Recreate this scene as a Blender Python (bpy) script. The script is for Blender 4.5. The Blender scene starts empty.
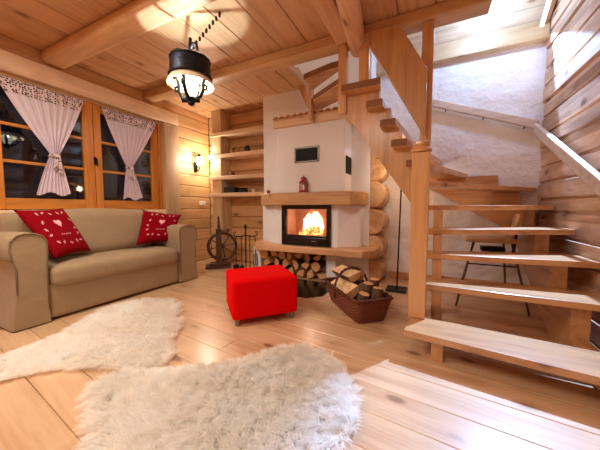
import bpy, bmesh, math, random
import numpy as np
from mathutils import Vector, Matrix, noise
random.seed(7); rng = np.random.default_rng(7)
scene = bpy.context.scene
COL = scene.collection
PI = math.pi
V = Vector

# ------------------------------------------------------------------ materials
def lin(c):
    return tuple(((x/12.92) if x <= .04045 else ((x+.055)/1.055)**2.4) for x in c) + (1.0,)

class NT:
    def __init__(s, name):
        s.m = bpy.data.materials.new(name); s.m.use_nodes = True
        s.t = s.m.node_tree; s.t.nodes.clear()
        s.out = s.t.nodes.new('ShaderNodeOutputMaterial')
    def n(s, typ, ins=None, **props):
        nd = s.t.nodes.new(typ)
        for k, v in props.items(): setattr(nd, k, v)
        for k, v in (ins or {}).items():
            sock = nd.inputs[k]
            if isinstance(v, bpy.types.NodeSocket): s.t.links.new(v, sock)
            else: sock.default_value = v
        return nd
    def math(s, op, a, b=0.0, c=0.0):
        return s.n('ShaderNodeMath', {0: a, 1: b, 2: c}, operation=op).outputs[0]
    def mix(s, f, a, b, mode='MIX'):
        nd = s.t.nodes.new('ShaderNodeMix'); nd.data_type = 'RGBA'; nd.blend_type = mode
        for i, v in ((0, f), (6, a), (7, b)):
            if isinstance(v, bpy.types.NodeSocket): s.t.links.new(v, nd.inputs[i])
            else: nd.inputs[i].default_value = v
        return nd.outputs[2]
    def ramp(s, f, stops):
        nd = s.n('ShaderNodeValToRGB', {0: f})
        el = nd.color_ramp.elements
        while len(el) < len(stops): el.new(.5)
        for e, (p, c) in zip(el, stops):
            e.position = p; e.color = c if len(c) == 4 else (*c, 1)
        return nd.outputs[0]
    def bsdf(s, **ins):
        b = s.n('ShaderNodeBsdfPrincipled', {k.replace('_', ' '): v for k, v in ins.items()})
        s.t.links.new(b.outputs[0], s.out.inputs[0]); return b
    def bump(s, h, strength=.3, dist=.01):
        return s.n('ShaderNodeBump', {'Height': h, 'Strength': strength, 'Distance': dist}).outputs[0]

def wood(name, base, dark, axis='X', plank=None, paxis='Y', rot=0.0, rough=.45, knots=1.0, vary=.16, scale=1.0, coat=0.0, worn=0.0, knot_dark=(.16, .07, .03)):
    """procedural softwood: grain stretched along axis, per-plank tone shift, knots"""
    def des(c, k=.95):
        g = sum(c)/3; return tuple(g + (x-g)*k for x in c)
    base, dark = des(base), des(dark)
    t = NT(name)
    tc = t.n('ShaderNodeTexCoord').outputs['Object']
    if rot: tc = t.n('ShaderNodeVectorRotate', {'Vector': tc, 'Angle': rot}, rotation_type='Z_AXIS').outputs[0]
    sp = t.n('ShaderNodeSeparateXYZ', {0: tc})
    o = {'X': sp.outputs[0], 'Y': sp.outputs[1], 'Z': sp.outputs[2]}
    rnd = t.n('ShaderNodeObjectInfo').outputs['Random']
    if plank:
        idx = t.math('FLOOR', t.math('DIVIDE', o[paxis], plank))
        wn = t.n('ShaderNodeTexWhiteNoise', {'W': t.math('ADD', idx, .37)}, noise_dimensions='1D')
        r1 = wn.outputs['Value']
    else:
        r1 = rnd
    off = t.math('MULTIPLY', r1, 37.0)
    def vec(al, ac):
        parts = []
        for a in 'XYZ':
            k = al if a == axis else ac
            parts.append(t.math('ADD', t.math('MULTIPLY', o[a], k*scale), off))
        return t.n('ShaderNodeCombineXYZ', {0: parts[0], 1: parts[1], 2: parts[2]}).outputs[0]
    g1 = t.n('ShaderNodeTexNoise', {'Vector': vec(1.3, 26), 'Scale': 1.0, 'Detail': 4.0, 'Roughness': .6, 'Distortion': .4}).outputs['Fac']
    g2 = t.n('ShaderNodeTexNoise', {'Vector': vec(.9, 5), 'Scale': 1.0, 'Detail': 2.0, 'Distortion': 1.2}).outputs['Fac']
    g = t.math('ADD', t.math('MULTIPLY', g1, .5), t.math('MULTIPLY', g2, .5))
    c = t.ramp(g, [(.30, lin(dark)), (.52, lin(base)), (.75, lin(tuple(min(1, x*1.07) for x in base)))])
    # tone per plank
    br = t.math('ADD', t.math('MULTIPLY', t.math('SUBTRACT', r1, .5), vary*2), 1.0)
    c = t.mix(1.0, c, t.n('ShaderNodeCombineColor', {0: br, 1: br, 2: t.math('POWER', br, 1.4)}).outputs[0], 'MULTIPLY')
    if knots:
        vo = t.n('ShaderNodeTexVoronoi', {'Vector': vec(3.6, 7.0), 'Scale': 1.0, 'Randomness': 1.0})
        wob = t.math('MULTIPLY', t.math('SUBTRACT', g1, .5), .12)
        dd = t.math('ADD', vo.outputs['Distance'], wob)
        keep = t.math('LESS_THAN', t.n('ShaderNodeSeparateColor', {0: vo.outputs['Color']}).outputs[0], .34*knots)
        k = t.n('ShaderNodeMapRange', {'Value': dd, 1: .10, 2: .22, 3: 1.0, 4: 0.0}).outputs[0]
        halo = t.n('ShaderNodeMapRange', {'Value': dd, 1: .16, 2: .50, 3: .6, 4: 0.0}).outputs[0]
        c = t.mix(t.math('MULTIPLY', halo, keep), c, lin(dark))
        c = t.mix(t.math('MULTIPLY', t.math('MULTIPLY', k, keep), .8), c, knot_dark + (1,))
    if worn:
        w = t.n('ShaderNodeTexNoise', {'Vector': vec(.8, 2.5), 'Scale': 1.3, 'Detail': 5.0, 'Roughness': .65}).outputs['Fac']
        f = t.n('ShaderNodeMapRange', {'Value': w, 1: .42, 2: .66, 3: 0.0, 4: worn}).outputs[0]
        c = t.mix(f, c, lin((.34, .22, .17)))
    nb = t.bump(g1, .25, .004)
    t.bsdf(Base_Color=c, Roughness=rough, Normal=nb, Coat_Weight=coat, Coat_Roughness=.22)
    return t.m

def plain(name, col, rough=.5, metal=0.0, bump=None, dist=.004, bscale=40, sheen=0.0, spec=.5, vary=0.0, coat=0.0):
    t = NT(name)
    kw = dict(Base_Color=lin(col), Roughness=rough, Metallic=metal, Sheen_Weight=sheen, Specular_IOR_Level=spec, Coat_Weight=coat)
    if bump or vary:
        tc = t.n('ShaderNodeTexCoord').outputs['Object']
        nz = t.n('ShaderNodeTexNoise', {'Vector': tc, 'Scale': bscale, 'Detail': 4.0}).outputs['Fac']
        if bump: kw['Normal'] = t.bump(nz, bump, dist)
        if vary:
            kw['Base_Color'] = t.mix(nz, lin(tuple(max(0, x*(1-vary)) for x in col)), lin(tuple(min(1, x*(1+vary)) for x in col)))
    t.bsdf(**kw)
    return t.m

def emis(name, col, strength, mixt=0.0):
    t = NT(name)
    e = t.n('ShaderNodeEmission', {'Color': lin(col), 'Strength': strength})
    if mixt:
        tr = t.n('ShaderNodeBsdfTransparent')
        m = t.n('ShaderNodeMixShader', {0: mixt, 1: e.outputs[0], 2: tr.outputs[0]})
        t.t.links.new(m.outputs[0], t.out.inputs[0])
    else: t.t.links.new(e.outputs[0], t.out.inputs[0])
    return t.m

PB, PD = (.86, .66, .43), (.70, .46, .25)
M = {}
for a in 'XYZ':
    M['pine'+a] = wood('pine_'+a, (.84, .66, .47), (.72, .51, .33), a)
    M['stair'+a] = wood('stair_pine_'+a, (.82, .61, .40), (.66, .43, .25), a, knots=.35, rough=.35, coat=.6)
    M['pale'+a] = wood('pale_pine_'+a, (.86, .73, .58), (.76, .60, .44), a, knots=.7)
M['floor'] = wood('floor_boards', (.84, .69, .53), (.73, .55, .39), 'X', plank=.205, paxis='Y', rot=math.radians(6.2), rough=.33, vary=.07, knots=.8, coat=.35)
M['ceil'] = wood('ceiling_boards', (.80, .61, .42), (.69, .49, .32), 'Y', plank=.30, paxis='X', rough=.5, vary=.07)
M['wallp'] = wood('wall_boards', (.82, .64, .44), (.70, .50, .31), 'X', plank=.21, paxis='Z', vary=.14)
M['walllog'] = wood('wall_logs', (.83, .66, .45), (.71, .50, .30), 'Y', plank=.20, paxis='Z', vary=.14)
M['roofp'] = wood('roof_boards', (.90, .80, .68), (.80, .67, .52), 'X', plank=.24, paxis='Y', vary=.05)
M['oldwall'] = wood('old_boards', (.88, .73, .60), (.72, .53, .40), 'Y', plank=.176, paxis='Z', vary=.11, worn=.40, rough=.75, knots=1.6, scale=1.0)
M['window'] = wood('window_pine', (.83, .53, .20), (.70, .38, .10), 'Z', knots=.3, rough=.35, coat=.2)
M['windowY'] = wood('window_pine_rail', (.83, .53, .20), (.70, .38, .10), 'Y', knots=.3, rough=.35, coat=.2)
M['logend'] = wood('log_end', (.80, .64, .46), (.68, .49, .32), 'Y', knots=.3)
M['bark'] = plain('bark', (.36, .26, .20), .9, bump=.9, dist=.02, bscale=30, vary=.4)
M['split'] = wood('split_wood', (.93, .80, .60), (.80, .62, .42), 'Y', knots=0, rough=.8, scale=1.5)
M['splitend'] = plain('sawn_end', (.84, .65, .45), .85, bump=.3, bscale=60, vary=.12)
M['dkspindle'] = wood('dark_turned_wood', (.33, .20, .14), (.20, .11, .08), 'Z', knots=0, rough=.45)
M['iron'] = plain('black_iron', (.09, .085, .085), .5, .6, bump=.3, bscale=60)
M['shade'] = plain('hammered_dark_iron', (.17, .18, .22), .38, .75, bump=.7, dist=.006, bscale=22, vary=.4)
M['cream'] = plain('cream_enamel', (.96, .88, .74), .5)
M['black'] = plain('black_gloss', (.035, .035, .04), .25)
M['blackm'] = plain('black_matte', (.05, .05, .055), .6)
M['steel'] = plain('brushed_steel', (.55, .54, .52), .45, .8)
M['white'] = plain('white_plastic', (.93, .92, .90), .4)
M['red'] = plain('red_felt', (.88, .02, .04), 1.0, bump=.25, bscale=180, dist=.003, spec=.08)
M['redenamel'] = plain('red_enamel', (.55, .03, .05), .35)
M['candle'] = plain('candle_wax', (.95, .85, .78), .5)
M['cushion'] = plain('crimson_cotton', (.52, .01, .07), .95, bump=.3, bscale=120, dist=.003, spec=.1)
M['thread'] = plain('white_thread', (.93, .70, .72), .8)
M['handrail'] = wood('whitewashed_rail', (.88, .80, .76), (.76, .64, .58), 'X', knots=.3)
M['tile'] = plain('clay_tile', (.80, .62, .46), .8, bump=.4, bscale=30, vary=.2)
M['wicker'] = None
M['endgrain'] = plain('tread_end_grain', (.52, .34, .22), .7, bump=.3, bscale=90, vary=.15)

def plaster(name, col, amp=.5, sc=3.0):
    t = NT(name)
    tc = t.n('ShaderNodeTexCoord').outputs['Object']
    a = t.n('ShaderNodeTexNoise', {'Vector': tc, 'Scale': sc, 'Detail': 4.0, 'Roughness': .5, 'Distortion': .15}).outputs['Fac']
    b = t.n('ShaderNodeTexNoise', {'Vector': tc, 'Scale': 60.0, 'Detail': 2.0}).outputs['Fac']
    h = t.math('ADD', a, t.math('MULTIPLY', b, .06))
    c = t.mix(a, lin(tuple(x*.97 for x in col)), lin(col))
    t.bsdf(Base_Color=c, Roughness=.85, Normal=t.bump(h, amp, .06))
    return t.m
M['plaster'] = plaster('white_plaster', (.94, .93, .94), .9, 4.5)
M['hood'] = plaster('smooth_white_plaster', (.94, .95, .97), .12, 2.0)

def fabric(name, col, col2):
    t = NT(name)
    tc = t.n('ShaderNodeTexCoord').outputs['Object']
    w1 = t.n('ShaderNodeTexNoise', {'Vector': tc, 'Scale': 260.0, 'Detail': 2.0}).outputs['Fac']
    wr = t.n('ShaderNodeTexNoise', {'Vector': tc, 'Scale': 5.5, 'Detail': 3.0, 'Distortion': .5}).outputs['Fac']
    c = t.mix(t.math('MULTIPLY', t.math('ADD', w1, wr), .5), lin(col2), lin(col))
    n1 = t.bump(wr, .35, .035)
    n2 = t.n('ShaderNodeBump', {'Height': w1, 'Strength': .25, 'Distance': .002, 'Normal': n1}).outputs[0]
    t.bsdf(Base_Color=c, Roughness=.9, Normal=n2, Sheen_Weight=.15)
    return t.m
M['sofa'] = fabric('khaki_cotton', (.66, .57, .44), (.57, .48, .36))
M['piping'] = plain('khaki_piping', (.50, .41, .30), .9)

def curtain_mat():
    t = NT('lilac_voile')
    d = t.n('ShaderNodeBsdfDiffuse', {'Color': lin((.93, .87, .91))})
    tr = t.n('ShaderNodeBsdfTranslucent', {'Color': lin((.93, .87, .91))})
    m = t.n('ShaderNodeMixShader', {0: .25, 1: d.outputs[0], 2: tr.outputs[0]})
    t.t.links.new(m.outputs[0], t.out.inputs[0]); return t.m
M['curtain'] = curtain_mat()
def dots(name, sc, thr):
    t = NT(name)
    tc = t.n('ShaderNodeTexCoord').outputs['Object']
    v = t.n('ShaderNodeTexVoronoi', {'Vector': tc, 'Scale': sc, 'Randomness': .55}).outputs['Distance']
    f = t.math('LESS_THAN', v, thr)
    c = t.mix(f, lin((.84, .76, .76)), lin((.20, .10, .12)))
    t.bsdf(Base_Color=c, Roughness=.85); return t.m
M['dots'] = dots('dotted_ribbon', 44.0, .40)

def glassm(name, tint=(.9, .93, .95), refl=None):
    t = NT(name)
    tr = t.n('ShaderNodeBsdfTransparent', {'Color': (*tint, 1)})
    gl = t.n('ShaderNodeBsdfGlossy', {'Roughness': .02, 'Color': (1, 1, 1, 1)})
    f = t.n('ShaderNodeFresnel', {'IOR': 1.5}).outputs[0]
    m = t.n('ShaderNodeMixShader', {0: f, 1: tr.outputs[0], 2: gl.outputs[0]})
    t.t.links.new(m.outputs[0], t.out.inputs[0]); return t.m
M['glass'] = glassm('window_glass')
M['fireglass'] = glassm('fire_glass', (1, .96, .92))

def wicker():
    t = NT('brown_wicker')
    tc = t.n('ShaderNodeTexCoord').outputs['UV']
    sp = t.n('ShaderNodeSeparateXYZ', {0: tc})
    u, v = sp.outputs[0], sp.outputs[1]
    row = t.math('FLOOR', v)
    ph = t.math('MULTIPLY', t.math('MODULO', row, 2.0), PI)
    a = t.math('ABSOLUTE', t.math('SINE', t.math('MULTIPLY', v, PI)))
    b = t.math('SINE', t.math('ADD', t.math('MULTIPLY', u, PI), ph))
    h = t.math('ADD', a, t.math('MULTIPLY', b, .6))
    hn = t.n('ShaderNodeMapRange', {'Value': h, 1: -.4, 2: 1.4}).outputs[0]
    c = t.ramp(hn, [(0, lin((.22, .08, .04))), (.5, lin((.45, .20, .11))), (1, lin((.60, .31, .19)))])
    t.bsdf(Base_Color=c, Roughness=.5, Normal=t.bump(hn, .9, .012)); return t.m
M['wicker'] = wicker()

def furm():
    t = NT('cream_wool')
    tc = t.n('ShaderNodeTexCoord').outputs['Object']
    n = t.n('ShaderNodeTexNoise', {'Vector': tc, 'Scale': 5.0, 'Detail': 3.0}).outputs['Fac']
    c = t.ramp(n, [(.35, lin((.99, .98, .96))), (.65, lin((1.0, .995, .985)))])
    d = t.n('ShaderNodeBsdfDiffuse', {'Color': c})
    tr = t.n('ShaderNodeBsdfTranslucent', {'Color': c})
    m = t.n('ShaderNodeMixShader', {0: .5, 1: d.outputs[0], 2: tr.outputs[0]})
    t.t.links.new(m.outputs[0], t.out.inputs[0]); return t.m
M['fur'] = furm()
M['skin'] = plain('sheep_leather', (.96, .92, .87), .9)

# ------------------------------------------------------------------ object helpers
def world_base(o):
    p = V((0, 0, 0))
    while o is not None:
        p += o.location; o = o.parent
    return p
def part(name, bm, mat, parent=None, smooth=False, origin=None, autosmooth=None, label=None):
    """bm is in world coordinates; one mesh object"""
    if parent is not None: base = world_base(parent); loc = V((0, 0, 0))
    else: base = V(origin) if origin else V((0, 0, 0)); loc = base.copy()
    if base.length: bmesh.ops.translate(bm, verts=bm.verts, vec=-base)
    bmesh.ops.recalc_face_normals(bm, faces=bm.faces)
    me = bpy.data.meshes.new(name); bm.to_mesh(me); bm.free()
    for m in (mat if isinstance(mat, (list, tuple)) else [mat]): me.materials.append(m)
    if smooth:
        for p in me.polygons: p.use_smooth = True
        if autosmooth:
            try: me.set_sharp_from_angle(angle=math.radians(autosmooth))
            except Exception: pass
    o = bpy.data.objects.new(name, me); COL.objects.link(o)
    o.location = loc; o.parent = parent
    if label: o['label'] = label
    return o
def thing(name, label, cat, loc, group=None):
    o = bpy.data.objects.new(name, None); COL.objects.link(o); o.location = loc
    o.empty_display_size = .1
    o['label'] = label; o['category'] = cat
    if group: o['group'] = group
    return o
def tag(o, label, cat, group=None):
    o['label'] = label; o['category'] = cat
    if group: o['group'] = group
    return o
def struct(name, bm, mat, label=None, cat=None, parent=None, **kw):
    o = part(name, bm, mat, parent, **kw)
    if parent is None:
        o['kind'] = 'structure'
        if label: o['label'] = label
    return o
def NB(): return bmesh.new()
def box(bm, x0, x1, y0, y1, z0, z1, bev=0.0, seg=2, mi=0, mat=None):
    n0 = len(bm.verts)
    r = bmesh.ops.create_cube(bm, size=1.0)
    vs = r['verts']
    for v in vs:
        v.co = V(((x0+x1)/2 + v.co.x*(x1-x0), (y0+y1)/2 + v.co.y*(y1-y0), (z0+z1)/2 + v.co.z*(z1-z0)))
    fs = list({f for v in vs for f in v.link_faces})
    if bev:
        es = list({e for v in vs for e in v.link_edges})
        rr = bmesh.ops.bevel(bm, geom=es, offset=bev, segments=seg, affect='EDGES', profile=.5)
        fs = list({f for v in bm.verts if v.index == -1 or True for f in v.link_faces}) if False else rr['faces'] + [f for f in fs if f.is_valid]
        vs = list({v for f in fs for v in f.verts})
    for f in fs: f.material_index = mi
    if mat is not None:
        for v in set(vs): v.co = mat @ v.co
    return vs
def prism(bm, pts, z0, z1, bev=0.0, mi=0, axis='Z', seg=2):
    """polygon pts extruded; axis Z: pts are (x,y); X: pts (y,z) over x0..x1; Y: pts (x,z)"""
    def mk(p, t):
        return {'Z': V((p[0], p[1], t)), 'X': V((t, p[0], p[1])), 'Y': V((p[0], t, p[1]))}[axis]
    a = [bm.verts.new(mk(p, z0)) for p in pts]; b = [bm.verts.new(mk(p, z1)) for p in pts]
    fs = [bm.faces.new(a[::-1]), bm.faces.new(b)]
    n = len(pts)
    for i in range(n): fs.append(bm.faces.new((a[i], a[(i+1) % n], b[(i+1) % n], b[i])))
    for f in fs: f.material_index = mi
    if bev:
        es = list({e for f in fs for e in f.edges})
        bmesh.ops.recalc_face_normals(bm, faces=fs)
        bmesh.ops.bevel(bm, geom=es, offset=bev, segments=seg, affect='EDGES', profile=.5)
    return a + b
def tube(bm, pts, rad, n=10, closed=False, cap=True, mi=0):
    pts = [V(p) for p in pts]; m = len(pts)
    rads = rad if isinstance(rad, (list, tuple)) else [rad]*m
    rings = []; up = None
    for i, p in enumerate(pts):
        if closed: d = pts[(i+1) % m] - pts[i-1]
        else: d = pts[min(i+1, m-1)] - pts[max(i-1, 0)]
        d.normalize()
        if up is None:
            up = d.cross(V((0, 0, 1)))
            if up.length < .1: up = d.cross(V((1, 0, 0)))
            up.normalize()
        up = (up - d*up.dot(d)).normalized(); w = d.cross(up)
        rings.append([bm.verts.new(p + (up*math.cos(2*PI*k/n) + w*math.sin(2*PI*k/n))*rads[i]) for k in range(n)])
    for i in range(m if closed else m-1):
        A, B = rings[i], rings[(i+1) % m]
        for k in range(n):
            f = bm.faces.new((A[k], A[(k+1) % n], B[(k+1) % n], B[k])); f.material_index = mi
    if cap and not closed:
        for r in (rings[0][::-1], rings[-1]):
            f = bm.faces.new(r); f.material_index = mi
def lathe(bm, prof, c, n=24, axis=V((0, 0, 1)), mi=0, cap=True):
    """prof list of (r, h) along axis from c"""
    axis = V(axis).normalized()
    u = axis.cross(V((1, 0, 0)));
    if u.length < .1: u = axis.cross(V((0, 1, 0)))
    u.normalize(); w = axis.cross(u)
    rings = []
    for r, h in prof:
        rings.append([bm.verts.new(V(c) + axis*h + (u*math.cos(2*PI*k/n) + w*math.sin(2*PI*k/n))*max(r, 1e-4)) for k in range(n)])
    for A, B in zip(rings, rings[1:]):
        for k in range(n):
            f = bm.faces.new((A[k], A[(k+1) % n], B[(k+1) % n], B[k])); f.material_index = mi
    if cap:
        for r in (rings[0][::-1], rings[-1]):
            try: f = bm.faces.new(r); f.material_index = mi
            except ValueError: pass
def sphere(bm, c, r, sx=1, sy=1, sz=1, n=16):
    res = bmesh.ops.create_uvsphere(bm, u_segments=n, v_segments=n//2+2, radius=r)
    for v in res['verts']: v.co = V((v.co.x*sx, v.co.y*sy, v.co.z*sz)) + V(c)
def frame_mat(loc, ux, uy, uz):
    m = Matrix.Identity(4)
    for i, a in enumerate((ux, uy, uz)):
        for j in range(3): m[j][i] = a[j]
    m.translation = V(loc); return m
def soft(bm, x0, x1, y0, y1, z0, z1, r=.06, sub=6, puff=0.0, noise_amp=0.0, seed=0, mat=None):
    """rounded, subdivided upholstery block"""
    L = V((x1-x0, y1-y0, z1-z0))/2; C0 = V(((x0+x1)/2, (y0+y1)/2, (z0+z1)/2))
    vs0 = set(bm.verts)
    bmesh.ops.create_cube(bm, size=2.0)
    new = [v for v in bm.verts if v not in vs0]
    es = list({e for v in new for e in v.link_edges})
    bmesh.ops.subdivide_edges(bm, edges=es, cuts=sub*2+1, use_grid_fill=True)
    new = [v for v in bm.verts if v not in vs0]
    for v in new:
        p = v.co.copy()
        # remap so more points near edges
        q = V([math.copysign(abs(a)**.6, a) for a in p])
        w = V((q.x*L.x, q.y*L.y, q.z*L.z))
        inner = V([max(-L[i]+r, min(L[i]-r, w[i])) for i in range(3)])
        d = w - inner
        if d.length > 1e-9: w = inner + d.normalized()*r if min(L) > r else w
        if puff:
            fx = max(0, 1-(w.x/L.x)**2); fy = max(0, 1-(w.y/L.y)**2); fz = max(0, 1-(w.z/L.z)**2)
            w.z += math.copysign(puff*fx**.5*fy**.5, w.z) if abs(w.z) > L.z*.3 else 0
            w.x += math.copysign(puff*.6*fz*fy**.5, w.x) if abs(w.x) > L.x*.6 else 0
        w += C0
        if noise_amp:
            w += noise.noise_vector(w*3.1 + V((seed*7.1, 0, 0)))*noise_amp
            w += noise.noise_vector(w*9.0 + V((seed*3.1, 5, 0)))*noise_amp*.35
        v.co = mat @ w if mat is not None else w
def cross2(a, b): return a[0]*b[1]-a[1]*b[0]

# ------------------------------------------------------------------ room shell
XL, XR, YB, YF, ZC = -3.9, 1.11, 3.95, -1.9, 2.73
# floor boards, laid very slightly askew to the window wall
bm = NB()
ang = math.radians(-6.2); W = .205; rotm = Matrix.Rotation(ang, 4, 'Z')
for i in range(-14, 24):
    y0 = i*W
    x = -5.2 - (i*37 % 10)*.1
    while x < 2.4:
        L = 3.2 + ((i*53 + int(x*7)) % 12)*.15
        box(bm, x+.001, x+L-.001, y0+.0016, y0+W-.0016, -.03, 0, .0022, 1, mat=rotm)
        x += L
def clip(bm, co, no):
    geom = list(bm.verts)+list(bm.edges)+list(bm.faces)
    r = bmesh.ops.bisect_plane(bm, geom=geom, plane_co=co, plane_no=no, clear_outer=True)
    es = [e for e in r['geom_cut'] if isinstance(e, bmesh.types.BMEdge)]
    if es: bmesh.ops.edgeloop_fill(bm, edges=es) if False else None
for co, no in (((XL, 0, 0), (-1, 0, 0)), ((XR, 0, 0), (1, 0, 0)), ((0, YB, 0), (0, 1, 0)), ((0, YF, 0), (0, -1, 0))): clip(bm, co, no)
box(bm, XL, XR, YF, YB, -.08, -.012)
struct('floor', bm, M['floor'], label='pale knotty pine floorboards')

def hpanel(bm, axis, at, a0, a1, z0, z1, h, thick=.05, gap=.006, bev=.012, facing=1, heights=None):
    """horizontal boards of a wall. axis 'X': wall plane x=at, run a0..a1 along Y"""
    z = z0; i = 0
    while z < z1-1e-4:
        hh = heights[i % len(heights)] if heights else h
        t = min(z+hh, z1)
        if t - z > .03:
            if axis == 'X':
                s = sorted((at, at - facing*thick))
                box(bm, s[0], s[1], a0, a1, z+gap/2, t-gap/2, min(bev, (t-z)/3), 2)
            else:
                s = sorted((at, at - facing*thick))
                box(bm, a0, a1, s[0], s[1], z+gap/2, t-gap/2, min(bev, (t-z)/3), 2)
        z = t; i += 1
def backing(bm, axis, at, a0, a1, z0, z1, facing, d=.03):
    s = sorted((at - facing*(d), at - facing*(d+.08)))
    if axis == 'X': box(bm, s[0], s[1], a0, a1, z0, z1)
    else: box(bm, a0, a1, s[0], s[1], z0, z1)

# left wall: log rows around the window opening (y .92..2.96, z .98..2.30)
bm = NB()
hpanel(bm, 'X', XL, YF, YB, 0, .98, .2, bev=.014, gap=.004, facing=1)
hpanel(bm, 'X', XL, 2.96, YB, .98, ZC+.02, .2, bev=.014, gap=.004, facing=1, heights=[.22, .2, .2, .2])
hpanel(bm, 'X', XL, YF, .92, .98, ZC+.02, .2, bev=.014, gap=.004, facing=1, heights=[.22, .2, .2, .2])
hpanel(bm, 'X', XL, .92, 2.96, 2.33, ZC+.02, .2, bev=.014, gap=.004, facing=1, heights=[.25, .2])
backing(bm, 'X', XL, YF, YB, 0, .98, 1); backing(bm, 'X', XL, 2.96, YB, .98, ZC+.02, 1)
backing(bm, 'X', XL, YF, .92, .98, ZC+.02, 1); backing(bm, 'X', XL, .92, 2.96, 2.33, ZC+.02, 1)
struct('wall_left', bm, M['walllog'], label='log wall around the dark windows')
# casing: long lintel beam, post, sill
bm = NB(); box(bm, XL-.03, XL+.07, -1.6, 3.2, 2.37, 2.565, .012, 3)
struct('trim_lintel', bm, M['paleY'], smooth=True, autosmooth=35)
bm = NB(); box(bm, XL-.03, XL+.07, 2.93, 3.2, .6, 2.365, .012, 3)
struct('trim_post', bm, M['paleZ'], smooth=True, autosmooth=35)
bm = NB(); box(bm, XL-.06, XL+.07, -1.6, 2.925, .86, .975, .012, 3)
struct('trim_sill', bm, M['paleY'], smooth=True, autosmooth=35)
# the window
def sash(bmz, bmy, gl, y0, y1, x=-3.955):
    z0, z1 = .985, 2.335; a, b = (y0+.105 if y0 < 1.5 else y0+.085), y1-.115
    gz0, gz1 = 1.105, 2.245
    box(bmz, x-.03, x+.03, y0, a, z0, z1, .006, 2); box(bmz, x-.03, x+.03, b, y1, z0, z1, .006, 2)
    box(bmy, x-.03, x+.03, a, b, z0, gz0, .006, 2); box(bmy, x-.03, x+.03, a, b, gz1, z1, .006, 2)
    for z in (1.49, 1.87): box(bmy, x-.018, x+.022, a, b, z-.016, z+.016, .004, 2)
    box(gl, x-.003, x+.001, a, b, gz0, gz1)
root = None
b1, b2, b3 = NB(), NB(), NB()
sash(b1, b2, b3, 1.03, 1.965); sash(b1, b2, b3, 1.972, 2.87)
box(b1, -4.0, -3.93, .92, 1.025, .985, 2.335, .005); box(b1, -4.0, -3.915, 2.875, 2.955, .985, 2.335, .005)
wf = struct('window_1', b1, M['window'], label='double casement window in orange pine with dark night outside')
part('rail', b2, M['windowY'], wf); part('pane', b3, M['glass'], wf)
bm = NB(); box(bm, -3.925, -3.91, 1.955, 1.985, 1.56, 1.66, .003); tube(bm, [(-3.915, 1.97, 1.63), (-3.88, 1.97, 1.63), (-3.875, 1.97, 1.54)], .009, 8)
part('window_handle', bm, M['iron'], wf)

# back wall, left bay: horizontal boards behind the shelves; right bay: rough white plaster
bm = NB()
hpanel(bm, 'Y', YB, XL, -2.2, 0, ZC+.02, .21, bev=.012, facing=-1)
backing(bm, 'Y', YB, XL, -2.2, 0, ZC+.02, -1)
struct('wall_back', bm, M['wallp'], label='horizontal pine boards behind the shelves')
bm = NB()
box(bm, -2.2, XR+.05, YB, YB+.12, 0, 2.86)
struct('wall_plaster', bm, M['plaster'], label='rough white plaster wall behind the stairs')
bm = NB(); box(bm, -.5, XR, YB-.02, YB, 0, .10, .004)
struct('baseboard_back', bm, M['pineX'])
bm = NB(); box(bm, -2.2, XR, YB-.10, YB+.12, 2.84, 2.99, .006); box(bm, -2.2, XR, YB-.05, YB+.12, 2.99, 3.06, .004)
struct('trim_wallplate', bm, M['paleX'])
# right wall of old weathered boards, rising as a gable
bm = NB()
z = 0; i = 0
hs = [.20, .24, .17, .22, .26, .15, .21, .19, .25, .16, .23, .18, .2, .22, .24, .17, .2, .22, .2, .2, .2, .2, .2, .2]
while z < 5.3:
    h = hs[i % len(hs)]*.88
    n = 24; ys = [YF + (YB-YF)*k/n for k in range(n+1)]
    lo = [z + .006 + .009*noise.noise(V((y*1.7, i*3.3, 0))) for y in ys]
    hi = [z + h - .006 + .009*noise.noise(V((y*1.7, i*3.3+8, 0))) for y in ys]
    d = .012*((i*7) % 3)/2
    for k in range(n):
        A = [(ys[k], lo[k]), (ys[k+1], lo[k+1]), (ys[k+1], hi[k+1]), (ys[k], hi[k])]
        rows = []
        for (yy, zz) in A:
            rows.append((yy, zz))
        zm0 = .35*(hi[k]-lo[k]); 
        f0 = [bm.verts.new((XR + d, y, zz)) for y, zz in [(ys[k], lo[k]+.012), (ys[k+1], lo[k+1]+.012), (ys[k+1], hi[k+1]-.012), (ys[k], hi[k]-.012)]]
        b0 = [bm.verts.new((XR + d + .03, y, zz)) for y, zz in A]
        bm.faces.new(f0)
        bm.faces.new((b0[0], b0[1], f0[1], f0[0])); bm.faces.new((f0[3], f0[2], b0[2], b0[3]))
    z += h; i += 1
bmesh.ops.remove_doubles(bm, verts=bm.verts, dist=.0005)
ztop = z
box(bm, XR+.028, XR+.12, YF, YB, 0, ztop)
M['oldwall2'] = None
t = M['oldwall']
struct('wall_right', bm, t, label='old weathered log boards beside the stairs', smooth=True, autosmooth=30)
# walls behind the viewer
bm = NB(); hpanel(bm, 'Y', YF, XL, XR, 0, ZC, .21, facing=1); backing(bm, 'Y', YF, XL, XR, 0, ZC, 1)
struct('wall_front', bm, M['wallp'], smooth=True, autosmooth=35)
# ceiling: loft floor boards running front to back, with the stairwell left open
bm = NB()
def ceil_region(x0, x1, y0, y1):
    k = math.floor(x0/.3)
    while k*.3 < x1:
        a, b = max(x0, k*.3), min(x1, (k+1)*.3)
        if b-a > .03: box(bm, a+.004, b-.004, y0, y1, ZC, ZC+.05, .009, 2)
        k += 1
    box(bm, x0, x1, y0, y1, ZC+.022, ZC+.10)
ceil_region(XL, .42, YF, 2.80); ceil_region(XL, -1.62, 2.80, YB); ceil_region(.42, XR, YF, .9)
struct('ceiling', bm, M['ceil'], label='pine board ceiling under the loft')
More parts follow.
